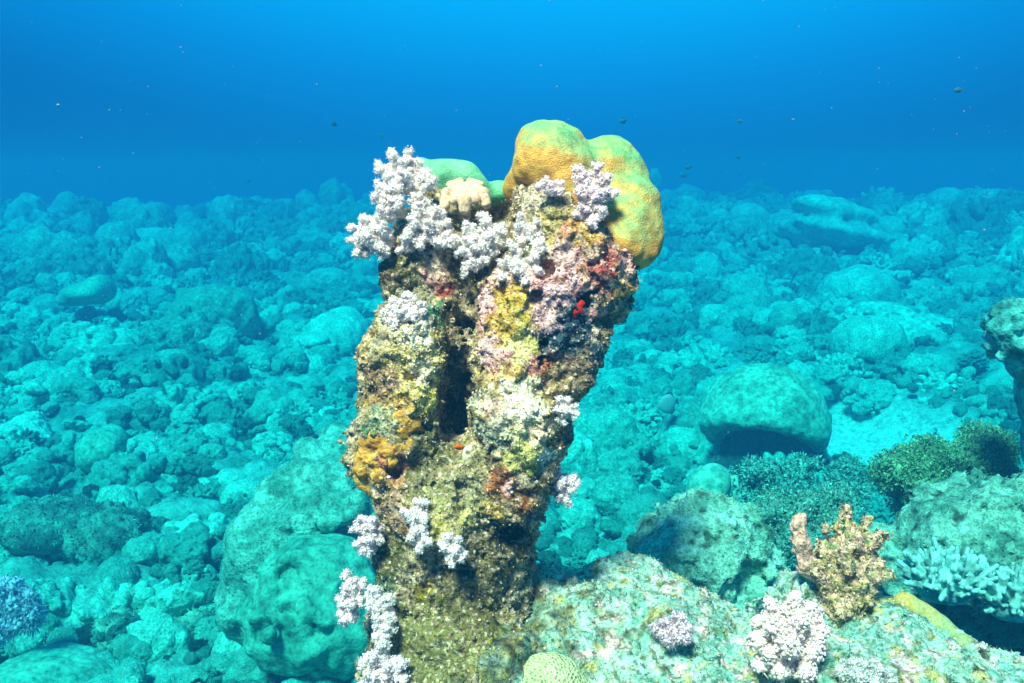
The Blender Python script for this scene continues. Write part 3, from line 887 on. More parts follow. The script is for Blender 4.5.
def SP_(lst, dz0):
    return [PP(x, y, dz0 + (q[0] if q else 0)) for x, y, *q in lst]
SOFT = [
    ('tree-like white soft coral at the very top left of the pillar', (412, 196, 10), [(378, 166), (392, 156), (408, 153, 5), (418, 160, 10), (386, 176, -6), (434, 178, -4), (428, 172), (400, 170, -8)], 5, 6.2, 2),
    ('white soft coral bulging left between two others on the pillar', (402, 214, 2), [(376, 182), (374, 196, -5), (380, 208, -8), (392, 186, -10), (378, 216, -4), (396, 200, -14)], 5, 6.4, 3),
    ('white soft coral fanning out over open water left of the pillar', (392, 240, 8), [(363, 218, 2), (352, 227, 4), (350, 240, 6), (356, 254, 6), (372, 226, -4), (374, 246, -6), (382, 228, -10), (380, 258, 0), (368, 236, -10)], 5.5, 6.0, 4),
    ('bushy white soft coral in the middle of the upper left cluster', (432, 238, 2), [(414, 196, -6), (424, 200, -4), (436, 210, -10), (446, 222, -8), (412, 218, -14), (404, 238, -12), (420, 246, -14), (440, 244, -12), (452, 236, -4), (400, 250, -8), (426, 222, -18)], 5.5, 6.6, 5),
    ('bright white branching soft coral with a bare tan stem at pillar centre', (496, 252, -8), [(466, 222, -16), (482, 218, -10), (450, 241, -18), (458, 254, -20), (466, 238, -24), (464, 274, -22), (480, 262, -26), (502, 226, -14), (488, 236, -26), (476, 248, -28)], 5, 5.8, 6),
    ('pale soft coral with drooping arms right of the bare tan stem', (526, 262, -26), [(520, 218, -26), (536, 222, -30), (542, 240, -34), (536, 256, -40), (500, 262, -40), (502, 278, -42), (526, 284, -44), (512, 246, -38), (538, 270, -42), (514, 270, -46)], 5, 5.8, 7),
    ('lilac soft coral sprouting against the yellow-green coral cap', (590, 206, -32), [(580, 168, -34), (597, 164, -28), (607, 176, -26), (616, 192, -30), (578, 190, -38), (576, 214, -38), (590, 224, -40), (602, 216, -40), (600, 196, -42), (588, 182, -40)], 4.5, 5.6, 8),
    ('small flat lilac soft coral just under the rim of the yellow cap', (562, 192, -38), [(545, 181, -38), (550, 188, -40), (556, 182, -38), (540, 184, -36)], 2.5, 3.6, 9),
    ('round white soft coral on the shoulder of the left rock column', (402, 322, -32), [(384, 312, -30), (392, 300, -32), (404, 296, -34), (414, 298, -34), (424, 304, -34), (390, 322, -36), (404, 310, -42), (416, 314, -40)], 4.5, 6.2, 10),
    ('upright white soft coral low on the front of the pillar', (420, 530, -36), [(421, 503, -42), (412, 512, -44), (402, 512, -40), (424, 520, -48), (416, 530, -48), (428, 542, -46), (418, 550, -44), (410, 538, -44)], 4, 6.4, 11),
    ('small white soft coral beside the taller one low on the pillar', (450, 548, -44), [(448, 536, -50), (458, 540, -50), (444, 548, -52), (456, 552, -54), (462, 558, -50), (452, 564, -52)], 3.5, 5.4, 12),
    ('pale lilac soft coral on the left edge above the pillar foot', (378, 540, -10), [(360, 518, -6), (352, 530, -8), (366, 526, -14), (356, 544, -10), (370, 540, -20), (374, 520, -14), (362, 552, -10)], 4, 5.6, 13),
    ('lilac soft coral hanging left over the big green coral', (360, 602, -14), [(346, 572, -16), (338, 598, -16), (348, 588, -22), (340, 614, -18), (352, 606, -26), (346, 624, -18), (356, 580, -20)], 4.5, 5.8, 14),
    ('long white soft coral hanging down beside the pillar foot', (392, 612, -24), [(370, 604, -28), (376, 618, -34), (384, 600, -30), (386, 628, -38), (376, 636, -34), (380, 648, -36), (370, 590, -26)], 4.5, 6.0, 15),
    ('lilac soft coral at the bottom edge below the hanging white one', (396, 668, -30), [(360, 662, -32), (368, 676, -36), (372, 655, -36), (386, 664, -44), (400, 660, -44), (384, 684, -42), (402, 682, -44), (360, 686, -34)], 5, 6.8, 16),
    ('small white soft coral on the right edge of the pillar', (562, 416, -26), [(560, 400, -32), (568, 400, -28), (556, 410, -36), (570, 412, -32), (564, 422, -34), (575, 406, -24), (566, 410, -38)], 3.5, 5.0, 17),
    ('faint lilac soft coral behind the right edge of the pillar', (552, 492, 10), [(560, 470, 2), (570, 478, 4), (574, 490, 2), (566, 500, 0), (578, 482, 6), (562, 484, -4)], 4, 5.4, 18),
]
for lab, b, tips, sr, br, sd in SOFT:
    pale = (0.92, 0.82, 0.84) if 'lilac' in lab else (0.94, 0.90, 0.86)
    soft_coral('soft_coral', lab, PP(b[0], b[1], b[2] - 10), SP_(tips, -16), sr * .9, br * .76, 0.82, npol=22, spread=4.8, seed=sd, group='soft corals on the pillar', pcol=pale)

# ruffled leather coral
def leather_col(v, n):
    t = np.clip(0.5 + fbm(v * 300, 1, 4) * 1.6, 0, 1)[:, None]
    return np.array([0.50, 0.36, 0.20]) * (1 - t) + np.array([0.74, 0.62, 0.44]) * t
root = empty('leather_coral', PP(464, 214, 0))
tag(root, 'tan ruffled leather coral like a folded mushroom on the pillar', 'leather coral')
pcs = []
for (x, y, dz, x2, y2, dz2, r, r2) in [(455, 189, -4, 446, 194, -10, 5.5, 6), (446, 194, -10, 445, 206, -13, 5.5, 5), (458, 190, -8, 455, 200, -17, 5, 5.5), (464, 190, -8, 465, 200, -20, 5, 6.5), (465, 200, -20, 465, 209, -19, 6.5, 6), (470, 190, -8, 475, 199, -17, 5, 5.5),
                          (473, 188, -4, 483, 193, -10, 5.5, 6), (483, 193, -10, 486, 204, -13, 5.8, 5), (455, 188, 2, 474, 187, 2, 6, 6), (450, 185, 6, 460, 182, 10, 4.2, 4.2), (470, 182, 10, 480, 185, 6, 4.2, 4.2)]:
    pcs.append(('r', PP(x, y, dz), PP(x2, y2, dz2), r * S, r2 * S))
sdf_part('ruffled_cap', pcs, 0.0019, M['tint'], root, ((0.0016, 120, 2, 3),), leather_col, 0.0012)
sdf_part('stalk', [('r', PP(464, 200, 2), PP(464, 216, 8), 6 * S, 7 * S)], 0.003, M['tint'], root, (), (0.55, 0.42, 0.34), 0.002)

# ------------------------------------------------------------------ the shelf of rock under the pillar and in front of the camera
def shelf_col(v, n):
    t = np.clip(0.5 + 1.2 * fbm(v * 16, 4, 81, 0.65), 0, 1)[:, None]
    c = np.array([0.16, 0.40, 0.30]) * (1 - t) + np.array([0.44, 0.68, 0.54]) * t
    for g, col, th, s in ((fbm(v * 22, 3, 85), (0.46, 0.40, 0.12), .22, .9), (fbm(v * 26, 3, 86), (0.74, 0.54, 0.52), .26, .85), (fbm(v * 40, 3, 87), (0.10, 0.11, 0.04), .24, .8),
                          (fbm(v * 12, 3, 88), (0.14, 0.40, 0.33), .22, .7), (fbm(v * 130, 2, 89), (0.66, 0.66, 0.58), .28, .75), (fbm(v * 120, 2, 90), (0.03, 0.05, 0.035), .30, .75),
                          (fbm(v * 100, 2, 91), (0.44, 0.30, 0.10), .32, .6)):
        m = np.clip((g - th) * 6, 0, 1)[:, None] * s
        c = c * (1 - m) + np.array(col) * m
    # brown-green turf round the pillar's foot
    px, py, d = proj(v.astype(np.float64))
    w = np.clip(1.3 - np.hypot((px - 462) / 115, (py - 630) / 80) + 0.8 * fbm(v * 25, 3, 92), 0, 1)[:, None]
    turf = np.array([0.11, 0.11, 0.03]) * np.clip(1 + 2.0 * fbm(v * 60, 3, 93), 0.2, 2.4)[:, None]
    return c * (1 - w) + turf * w

def W(px, py, d):
    return P(px, py, d)
shelf = empty('reef_shelf', (0.25, 1.6, 0.2))
tag(shelf, 'broad shelf of crusted green and tan rock at the foot of the pillar', 'rock shelf', kind='thing')
E = lambda c, r: ('b', np.array(c), np.array(r))
pcs = [E((0.10, 1.60, 1.50), (.26, .30, .20)), E((0.26, 1.52, 1.50), (.26, .28, .20)), E((0.28, 1.70, 1.49), (.20, .18, .20)), E((0.46, 1.42, 1.48), (.28, .26, .20)),
       E((0.66, 1.46, 1.50), (.24, .24, .19)), E((0.64, 1.62, 1.52), (.17, .16, .18)), E((0.86, 1.36, 1.49), (.24, .24, .17)), E((0.20, 1.25, 1.45), (.4, .25, .2)), E((0.6, 1.2, 1.42), (.5, .25, .2)),
       E((-0.05, 1.52, 1.45), (.20, .22, .22)), E((-0.02, 1.47, 1.52), (.15, .17, .19)), E((0.05, 1.56, 1.60), (.12, .12, .13)), E((-0.10, 1.50, 1.50), (.12, .15, .17)), E((-0.12, 1.62, 1.30), (.20, .3, .3))]
o, v_, n_, c_ = sdf_part('shelf_top', pcs, 0.0062, M['mound'], shelf, ((0.05, 6, 2, 101), (0.028, 18, 2, 102), (0.014, 48, 2, 103)), shelf_col, 0.05)
SHV = v_
crust_detail(shelf, v_, n_, c_, rng, 5000, 16000, (0.0010, 0.0026), (0.003, 0.009), where=(n_[:, 2] > 0.05) & (v_[:, 2] > 1.5))
sdf_part('shelf_wall', [E((0.25, 1.65, 0.95), (.62, .5, .62)), E((0.0, 1.7, 0.3), (.7, .7, .7)), E((0.6, 1.6, 0.35), (.75, .7, .7))], 0.03, M['mound'], shelf, ((0.08, 4, 3, 104), (0.03, 14, 2, 105)), shelf_col, 0.1)

# flank of turf-covered rock: the foot of the pillar merges with the shelf
def on_shelf(px, py, sink=0.0, r=5):
    x, y, d = proj(SHV.astype(np.float64))
    m = (np.abs(x - px) < r) & (np.abs(y - py) < r)
    q = P(px, py, float(np.quantile(d[m], 0.15)) if m.any() else 1.5)
    q[2] -= sink
    return q
# ---- star coral with dark cells
def cells_material():
    m, nt, b = nodes_of('star_coral_cells')
    d = voro_tex(nt, 190)
    c = ramp(nt, d, [(0.16, (0.10, 0.22, 0.06)), (0.30, (0.46, 0.56, 0.24)), (0.6, (0.58, 0.66, 0.36))])
    n1 = noise_tex(nt, 22, 3)
    c = mixc(nt, 1.0, c, ramp(nt, n1, [(0.3, 0.75), (0.7, 1.2)]), 'MULTIPLY')
    nt.links.new(c, b.inputs['Base Color'])
    bump(nt, b, d, 0.006, 0.9)
    return m
o, *_ = sdf_part('star_coral', [E(on_shelf(546, 664, .010), (.055, .055, .026)), E(on_shelf(556, 680, .010), (.060, .05, .026)), E(on_shelf(533, 676, .010), (.045, .045, .024))], 0.004, cells_material(), None, ((0.004, 20, 1, 5),), None, 0.02)
tag(o, 'pale green star coral dotted with dark cells at the pillar foot', 'star coral')

# ---- pink cauliflower soft coral on the shelf
D = 1.5
soft_coral('soft_coral', 'pinkish white cauliflower soft coral on the shelf beside the gap', W(795, 662, D), [W(x, y, D - q) for x, y, q in
    [(772, 606, .0), (795, 600, .02), (812, 610, .02), (820, 632, .03), (758, 622, .02), (756, 640, .03), (775, 628, .06), (798, 622, .06), (812, 650, .05), (770, 654, .06), (790, 645, .08), (780, 672, .07), (805, 672, .06), (762, 665, .03)]],
    stem_r=11, ball=10.5, polyp=1.9, unit=D / FPX, seed=31, npol=60, pcol=(0.92, 0.78, 0.74), scol=(0.80, 0.55, 0.52), spread=3.0, fuzz=.35)
soft_coral('soft_coral', 'pale soft coral tuft at the bottom edge right of the gap', W(862, 682, 1.46), [W(x, y, 1.45 - q) for x, y, q in
    [(840, 672, 0), (852, 664, .01), (866, 664, .02), (880, 670, .02), (890, 680, .01), (860, 676, .04), (875, 684, .03)]], stem_r=6, ball=7.5, polyp=1.3, unit=1.45 / FPX, seed=32, npol=60, pcol=(0.70, 0.74, 0.70))
soft_coral('soft_coral', 'lilac crusting soft coral lying flat on the shelf', W(676, 636, 1.55), [W(x, y, 1.54 - q) for x, y, q in
    [(655, 628, 0), (666, 622, .0), (680, 618, .0), (690, 628, .01), (684, 638, .02), (668, 640, .02)]], stem_r=3, ball=5, polyp=1.5, unit=1.55 / FPX, seed=33, npol=30, pcol=(0.80, 0.66, 0.74))

# ---- jagged outcrop with a horn
def outcrop_col(v, n):
    t = np.clip(0.5 + 1.5 * fbm(v * 45, 3, 111), 0, 1)[:, None]
    c = np.array([0.44, 0.34, 0.12]) * (1 - t) + np.array([0.74, 0.46, 0.34]) * t
    for g, col, th in ((fbm(v * 60, 2, 112), (0.66, 0.56, 0.34), .22), (fbm(v * 110, 2, 113), (0.05, 0.06, 0.04), .26), (fbm(v * 55, 2, 114), (0.20, 0.28, 0.12), .24)):
        m = np.clip((g - th) * 6, 0, 1)[:, None]
        c = c * (1 - m) + np.array(col) * m
    return c
D = 1.70; U = D / FPX
oc = empty('rock_outcrop', W(842, 600, D))
tag(oc, 'jagged pink and tan outcrop with a horn, standing on the shelf', 'rock outcrop')
pcs = [('b', W(838, 578, D), 24 * U), ('b', W(858, 570, D), 22 * U), ('b', W(828, 556, D), 15 * U), ('b', W(845, 548, D - .01), 16 * U), ('b', W(862, 546, D), 15 * U), ('r', W(850, 545, D), W(848, 508, D + .01), 9 * U, 3 * U),
       ('r', W(862, 545, D), W(884, 532, D), 8 * U, 3.5 * U), ('r', W(860, 540, D), W(868, 518, D + .02), 7 * U, 3 * U), ('r', W(868, 560, D), W(884, 572, D - .01), 10 * U, 6 * U), ('r', W(826, 552, D), W(824, 530, D), 8 * U, 4 * U),
       ('b', W(850, 590, D - .02), 20 * U), ('b', W(842, 606, D - .02), 20 * U), ('r', W(838, 560, D), W(840, 528, D), 7 * U, 4 * U), ('b', W(822, 573, D - .03), 9 * U), ('b', W(845, 566, D - .05), 8 * U), ('b', W(860, 578, D - .05), 8 * U),
       ('cb', W(815, 566, D - .06), 5 * U), ('cb', W(835, 568, D - .06), 4 * U), ('cb', W(848, 556, D - .06), 4 * U), ('cb', W(838, 540, D - .04), 6 * U)]
o, v_, n_, c_ = sdf_part('crusted_rock', pcs, 0.0032, M['crust'], oc, ((0.016, 26, 2, 121), (0.012, 62, 2, 122)), outcrop_col, 0.005)
crust_detail(oc, v_, n_, c_, rng, 900, 2200, (0.0012, 0.003), (0.004, 0.012))
o, *_ = sdf_part('horn', [('r', W(808, 564, D), W(799, 540, D), 9 * U, 8.5 * U), ('r', W(799, 540, D), W(800, 522, D), 8 * U, 6 * U), ('r', W(797, 530, D), W(804, 516, D), 5 * U, 4.5 * U), ('r', W(806, 566, D), W(820, 574, D), 10 * U, 10 * U), ('cb', W(794, 514, D), 5 * U)], 0.0028, M['crust'], oc, ((0.009, 42, 2, 123), (0.004, 110, 2, 125)),
                 lambda v, n: np.array([0.68, 0.42, 0.32]) * np.clip(1 + .5 * fbm(v * 50, 2, 5), .5, 1.4)[:, None], 0.006)
o, *_ = sdf_part('crust_coral', [('b', on_shelf(x, y, .006), (r1 * U, r1 * U, .016)) for x, y, r1 in ((903, 598, 11), (912, 602, 13), (924, 610, 11), (936, 620, 13), (949, 629, 9), (962, 640, 11))], 0.004, M['tint'], None, ((0.006, 25, 2, 124),),
                 lambda v, n: (lambda t: np.array([0.26, 0.36, 0.16]) * (1 - t) + np.array([0.60, 0.36, 0.05]) * t)(np.clip((0.80 - v[:, 0:1]) * 9 + .5 * fbm(v * 30, 2, 4)[:, None], 0, 1)), 0.01)
o.name = 'crust_coral'
tag(o, 'strip of yellow-orange crust coral along the shelf edge by the black hollow', 'crust coral')

# ------------------------------------------------------------------ nearer single corals and rocks of the reef flat
def reef_tint(lo, hi, f=6, seed=0, extra=()):
    def fn(v, n):
        t = np.clip(0.5 + 1.2 * fbm(v * f, 4, seed, 0.6), 0, 1)[:, None]
        c = (np.array(lo) * (1 - t) + np.array(hi) * t) * np.array([0.9, 1.0, 1.0])
        for g, col, th in extra:
            m = np.clip((fbm(v * g, 3, seed + 5) - th) * 5, 0, 1)[:, None]
            c = c * (1 - m) + np.array(col) * m
        return c
    return fn
M['rocky'] = crust_material('reef_rock_crust', 70, 0.010, (0.5, 1.5))
M['smooth'] = crust_material('massive_coral_skin', 110, 0.003, (0.8, 1.15))
M['dome'] = crust_material('dome_coral_skin', 62, 0.006, (0.6, 1.3))
M['lumpy'] = crust_material('green_coral_skin', 62, 0.007, (0.62, 1.3))
P_LO, P_HI = (0.05, 0.34, 0.26), (0.09, 0.54, 0.42)

def single(name, label, cat, pieces, h, mat, noise, col, k, detail=0, bl=(0.01, 0.03)):
    root = empty(name, pieces[0][1])
    tag(root, label, cat, kind='thing')
    o, v, n, c = sdf_part('coral_rock' if mat in (M['rocky'], M['mound']) else 'coral_skin', pieces, h, mat, root, noise, col, k)
    if detail:
        m = n[:, 2] > -0.2
        k_ = rng.choice(np.nonzero(m)[0], detail)
        vv, ff, ow = blades(v[k_], n[k_], rng.uniform(bl[0], bl[1], detail), rng.uniform(bl[0], bl[1], detail) * .22, rng)
        t = link('algae_turf', mesh_from('algae_turf', vv, ff, False, jitter_cols(c[k_] * 1.2, ow, rng, .25)), M['tint'], root)
        tag(t, kind='stuff')
    return root, v, n, c

RK = ((0.04, 5, 2, 131), (0.02, 16, 2, 132), (0.01, 42, 2, 133))
# rounded boulder right behind the shelf
U = 2.35 / FPX
single('coral_boulder', 'rounded boulder with fine green turf just behind the shelf', 'boulder',
       [('b', W(705, 548, 2.35), (58 * U, 60 * U, 52 * U)), ('b', W(672, 560, 2.35), (40 * U, 45 * U, 44 * U)), ('b', W(735, 575, 2.35), (45 * U, 50 * U, 50 * U)), ('b', W(700, 640, 2.4), (80 * U, 70 * U, 80 * U)), ('cb', W(752, 580, 2.22), 22 * U)],
       0.0085, M['mound'], ((0.035, 9, 2, 141), (0.022, 26, 2, 142), (0.012, 60, 2, 143)), reef_tint((0.10, 0.36, 0.27), (0.26, 0.66, 0.52), 9, 61, ((30, (0.05, 0.14, 0.10), .3),)), 0.03, 5000, (.003, .008))
# dome-shaped coral head with dark underside
Db = 7.3; U = Db / FPX
bm = empty('dome_coral', W(765, 455, Db))
tag(bm, 'big pale dome coral with a deep dark undercut, beside the sand', 'dome coral')
sdf_part('coral_dome', [('b', W(763, 416, Db), (62 * U, 60 * U, 52 * U)), ('b', W(740, 424, Db - .05), (38 * U, 44 * U, 34 * U)), ('b', W(790, 428, Db - .05), (38 * U, 44 * U, 32 * U)),
                        ('cb', W(746, 486, Db - .42), (96 * U, 80 * U, 54 * U))],
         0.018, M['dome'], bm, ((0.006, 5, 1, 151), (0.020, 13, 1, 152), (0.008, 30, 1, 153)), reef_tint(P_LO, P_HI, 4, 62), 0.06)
sdf_part('rock_base', [('b', W(770, 455, Db + .16), (52 * U, 44 * U, 44 * U)), ('b', W(775, 490, Db), (60 * U, 60 * U, 40 * U)), ('b', W(745, 480, Db), (40 * U, 40 * U, 30 * U))], 0.028, M['rocky'], bm, ((0.05, 5, 2, 153), (0.03, 14, 2, 154)), reef_tint((0.008, 0.03, 0.03), (0.03, 0.09, 0.08), 6, 63), 0.08)  # near-black rock tint: shade under the dome put into the colour

U = 4.6 / FPX
single('ball_coral', 'small smooth green ball coral below the dome coral', 'coral', [('b', W(711, 484, 4.6), (21 * U, 21 * U, 20 * U)), ('b', W(705, 494, 4.6), (20 * U, 20 * U, 18 * U)), ('b', W(712, 520, 4.7), (40 * U, 40 * U, 26 * U))], 0.012, M['smooth'], ((0.012, 12, 1, 155),), reef_tint(P_LO, P_HI, 8, 64), 0.03)

# bushy algae rocks
def bush(name, label, px, py, d, rx, ry, seed, n=2600, leaf=(.02, .05), lo=(0.02, 0.08, 0.05), hi=(0.16, 0.36, 0.18)):
    U = d / FPX
    g = np.random.default_rng(seed)
    pcs = [('b', W(px, py + ry * .5, d), (rx * U * .8, rx * U * .8, ry * U * .7))]
    for i in range(26):
        pcs.append(('b', W(px + g.uniform(-1, 1) * rx, py + g.uniform(-.75, .9) * ry, d + g.uniform(-.6, .4) * rx * U), g.uniform(.09, .30) * rx * U))
    root, v, nn, c = single(name, label, 'seaweed', pcs, max(0.008, d * 0.0042), M['rocky'], ((0.03, 10, 2, seed), (0.02, 30, 2, seed + 1)), reef_tint(lo, hi, 9, seed), 0.02)
    k = g.choice(len(v), n)
    L = g.uniform(*leaf, n)
    off = g.uniform(0, .03, (n, 1))
    vv, ff, ow = blades(v[k] + nn[k] * off, nn[k] + np.array([0, 0, .3]), L, L * .34, g, 1.3)
    t = np.clip(g.normal(.5, .3, (n, 1)), 0, 1)
    o = link('fronds', mesh_from('fronds', vv, ff, False, np.clip(np.array(lo) * (1 - t) + np.array(hi) * 1.3 * t, .004, .8)[ow]), M['tint'], root)
    tag(o, kind='stuff')
    return root
bush('seaweed_bush', 'dark bushy seaweed clump in front of the dome coral', 790, 492, 5.0, 62, 36, 71, 15000, (.008, .024), (0.02, 0.12, 0.10), (0.12, 0.50, 0.42))
bush('seaweed_bush', 'olive green seaweed mound right of the sand patch', 948, 470, 3.7, 62, 38, 72, 15000, (.005, .016), (0.03, 0.12, 0.07), (0.16, 0.42, 0.22))
bush('seaweed_bush', 'low seaweed tuft between the boulder and the jagged outcrop', 800, 520, 3.4, 46, 30, 73, 9000, (.005, .014), (0.03, 0.14, 0.11), (0.14, 0.48, 0.38))

# right-hand rock with the black hollow under it, and its corals
U = 2.6 / FPX
rr_ = single('coral_boulder', 'big green rock at the right edge above a black hollow', 'boulder',
       [('b', W(1010, 540, 2.7), (100 * U, 100 * U, 55 * U)), ('b', W(945, 545, 2.75), (55 * U, 60 * U, 45 * U)), ('b', W(1080, 560, 2.6), (100 * U, 100 * U, 80 * U)), ('b', W(905, 560, 2.8), (50 * U, 50 * U, 40 * U)), ('b', W(990, 700, 3.0), (140 * U, 100 * U, 110 * U)),
        ('b', W(900, 640, 2.9), (60 * U, 60 * U, 70 * U)), ('cb', W(1000, 628, 2.42), (62 * U, 90 * U, 36 * U)), ('cb', W(965, 606, 2.36), (30 * U, 60 * U, 22 * U)), ('cb', W(1050, 640, 2.4), (60 * U, 90 * U, 45 * U))],
       0.011, M['mound'], ((0.05, 7, 2, 161), (0.03, 20, 2, 162), (0.015, 50, 2, 163)), reef_tint((0.05, 0.20, 0.15), (0.18, 0.46, 0.36), 8, 65, ((25, (0.02, 0.06, 0.05), .25),)), 0.03, 5000, (.004, .010))
def fingers(name, label, px, py, d, rx, ry, n, seed, col=(0.22, 0.50, 0.44), rf=4.5, lf=16, cat='finger coral'):
    U = d / FPX
    g = np.random.default_rng(seed)
    root = empty(name, W(px, py + ry, d))
    tag(root, label, cat, kind='thing')
    c0 = W(px, py + ry * .6, d)
    pcs = [('b', c0, (rx * .72 * U, rx * .6 * U, ry * .6 * U))]
    i = np.arange(n) + .5
    ph = np.arccos(1 - 1.05 * i / n); th = math.pi * (1 + 5 ** .5) * i
    for a, b in zip(ph, th):
        q = np.array([math.cos(b) * math.sin(a), math.sin(b) * math.sin(a), math.cos(a)]) + g.normal(0, .12, 3)
        s = c0 + q * np.array([rx * .6, rx * .5, ry * .45]) * U
        e = s + (q + np.array([0, 0, .35])) * lf * U * g.uniform(.7, 1.15)
        pcs.append(('r', s, e, rf * U, rf * .85 * U))
    sdf_part('finger_cluster', pcs, max(0.0045, rf * U * .38), M['smooth'], root, ((0.004, 40, 1, seed),), reef_tint(np.array(col) * .7, np.array(col) * 1.25, 30, seed), rf * U * .3)
    return root
fingers('finger_coral', 'pale finger coral hanging over the black hollow', 946, 562, 2.42, 46, 34, 170, 81, (0.20, 0.52, 0.48), 2.9, 13)
fingers('finger_coral', 'pale finger coral at the right edge beside the black hollow', 1012, 580, 2.38, 40, 34, 150, 82, (0.18, 0.46, 0.42), 2.9, 13)
fingers('finger_coral', 'lilac tinged finger coral on top of the green rock', 968, 518, 2.7, 24, 20, 40, 83, (0.34, 0.48, 0.56), 3.6, 9)

# knobbly coral poking in at the right edge
U = 3.1 / FPX
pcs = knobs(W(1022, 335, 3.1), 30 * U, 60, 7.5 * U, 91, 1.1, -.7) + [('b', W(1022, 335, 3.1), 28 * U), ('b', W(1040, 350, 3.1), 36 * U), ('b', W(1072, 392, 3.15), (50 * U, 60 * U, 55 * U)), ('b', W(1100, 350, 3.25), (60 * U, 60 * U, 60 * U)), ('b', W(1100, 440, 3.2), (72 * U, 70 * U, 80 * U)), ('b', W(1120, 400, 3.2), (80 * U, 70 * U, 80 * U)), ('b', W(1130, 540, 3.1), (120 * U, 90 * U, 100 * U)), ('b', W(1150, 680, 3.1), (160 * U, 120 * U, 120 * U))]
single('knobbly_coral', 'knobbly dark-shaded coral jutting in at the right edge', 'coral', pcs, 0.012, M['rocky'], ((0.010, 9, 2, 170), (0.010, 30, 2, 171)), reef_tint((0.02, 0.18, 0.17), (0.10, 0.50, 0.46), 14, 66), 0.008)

# left-hand ledge and the big smooth coral on its flank
U = 4.6 / FPX
single('coral_ledge', 'long bright ledge of lumpy coral rock left of the pillar', 'coral ledge',
       [('b', W(312, 520, 4.9), (66 * U, 90 * U, 44 * U)), ('b', W(345, 500, 5.1), (60 * U, 110 * U, 40 * U)), ('b', W(270, 560, 4.7), (44 * U, 60 * U, 60 * U)), ('b', W(300, 610, 4.8), (75 * U, 70 * U, 80 * U)), ('b', W(340, 470, 5.6), (60 * U, 80 * U, 36 * U)),
        ('b', W(255, 600, 4.7), (34 * U, 50 * U, 60 * U))] + [('b', W(px, py, dd), q * U) for px, py, dd, q in
       [(268, 500, 4.7, 20), (290, 486, 4.7, 22), (318, 478, 4.7, 20), (250, 540, 4.55, 20), (346, 486, 4.75, 18), (330, 500, 4.6, 18), (300, 510, 4.55, 18), (276, 530, 4.5, 16), (240, 575, 4.5, 16), (258, 560, 4.45, 14), (310, 455, 5.4, 20), (350, 452, 5.4, 24), (335, 436, 5.9, 20), (306, 532, 4.5, 12), (330, 522, 4.45, 12), (356, 505, 4.5, 14), (240, 615, 4.5, 18), (262, 590, 4.42, 10)]], 0.018, M['rocky'], RK, reef_tint((0.05, 0.26, 0.20), (0.16, 0.52, 0.42), 5, 67), 0.08, 5000, (.006, .015))
U = 4.25 / FPX
single('boulder_coral', 'large smooth green coral bulging from the ledge beside the pillar foot', 'coral',
       [('b', W(312, 615, 4.25), (60 * U, 50 * U, 52 * U)), ('b', W(330, 580, 4.3), (46 * U, 50 * U, 44 * U)), ('b', W(290, 635, 4.2), (42 * U, 40 * U, 36 * U)), ('b', W(345, 635, 4.2), (48 * U, 40 * U, 40 * U)), ('b', W(305, 570, 4.35), (36 * U, 40 * U, 34 * U))] + knobs(W(315, 610, 4.28), 60 * U, 260, 7.5 * U, 94, .95, -.6),
       0.013, M['lumpy'], ((0.022, 8, 2, 181), (0.010, 24, 2, 182)), reef_tint((0.03, 0.26, 0.19), (0.07, 0.42, 0.31), 7, 68), 0.04)
U = 4.4 / FPX
single('boulder_coral', 'smooth flat-topped coral in the bottom left corner', 'coral',
       [('b', W(50, 690, 4.3), (56 * U, 60 * U, 36 * U)), ('b', W(20, 700, 4.2), (50 * U, 50 * U, 34 * U)), ('b', W(80, 700, 4.3), (34 * U, 40 * U, 32 * U))], 0.016, M['smooth'], ((0.015, 9, 2, 183), (0.006, 26, 1, 184)), reef_tint((0.03, 0.30, 0.23), (0.08, 0.46, 0.36), 7, 69), 0.05)
soft_coral('soft_coral', 'pale blue soft coral at the left edge above the corner coral', W(12, 632, 4.3), [W(x, y, 4.25) for x, y in [(0, 590), (14, 586), (28, 596), (-8, 610), (34, 612), (20, 606), (6, 602), (26, 624), (0, 622)]],
           stem_r=6, ball=9, polyp=2.6, unit=4.3 / FPX, seed=34, npol=40, pcol=(0.34, 0.52, 0.66), spread=6)
U = 5.0 / FPX
g = np.random.default_rng(5)
pcs = knobs(W(140, 655, 4.9), 75 * U, 80, 13 * U, 92, .45) + [('b', W(140, 665, 4.9), (72 * U, 72 * U, 34 * U))]
single('knobbly_coral', 'wide knobbly coral next to the smooth corner coral', 'coral', pcs, 0.018, M['rocky'], ((0.02, 18, 2, 191),), reef_tint((0.03, 0.18, 0.14), (0.14, 0.46, 0.36), 9, 70), 0.015, 2500, (.012, .03))
U = 5.6 / FPX
pcs = knobs(W(108, 540, 5.8), 34 * U, 60, 8 * U, 93, .8) + [('b', W(108, 545, 5.8), 34 * U), ('b', W(50, 525, 5.9), (50 * U, 50 * U, 26 * U)), ('b', W(110, 580, 5.7), (40 * U, 40 * U, 30 * U))]
single('knobbly_coral', 'dark knobbly coral head above the wide knobbly one', 'coral', pcs, 0.02, M['rocky'], ((0.02, 18, 2, 192),), reef_tint((0.02, 0.10, 0.09), (0.07, 0.30, 0.24), 9, 71), 0.015, 1500, (.012, .03))
U = 7.4 / FPX
single('boulder_coral', 'pale smooth coral slab standing on the flat far left of the pillar', 'coral', [('b', W(103, 448, 7.6), (24 * U, 26 * U, 22 * U)), ('b', W(96, 458, 7.6), (18 * U, 20 * U, 16 * U)), ('b', W(112, 440, 7.6), (14 * U, 16 * U, 14 * U))], 0.02, M['smooth'], ((0.02, 8, 1, 193),), reef_tint(P_LO, P_HI, 7, 72), 0.06)
U = 13.5 / FPX
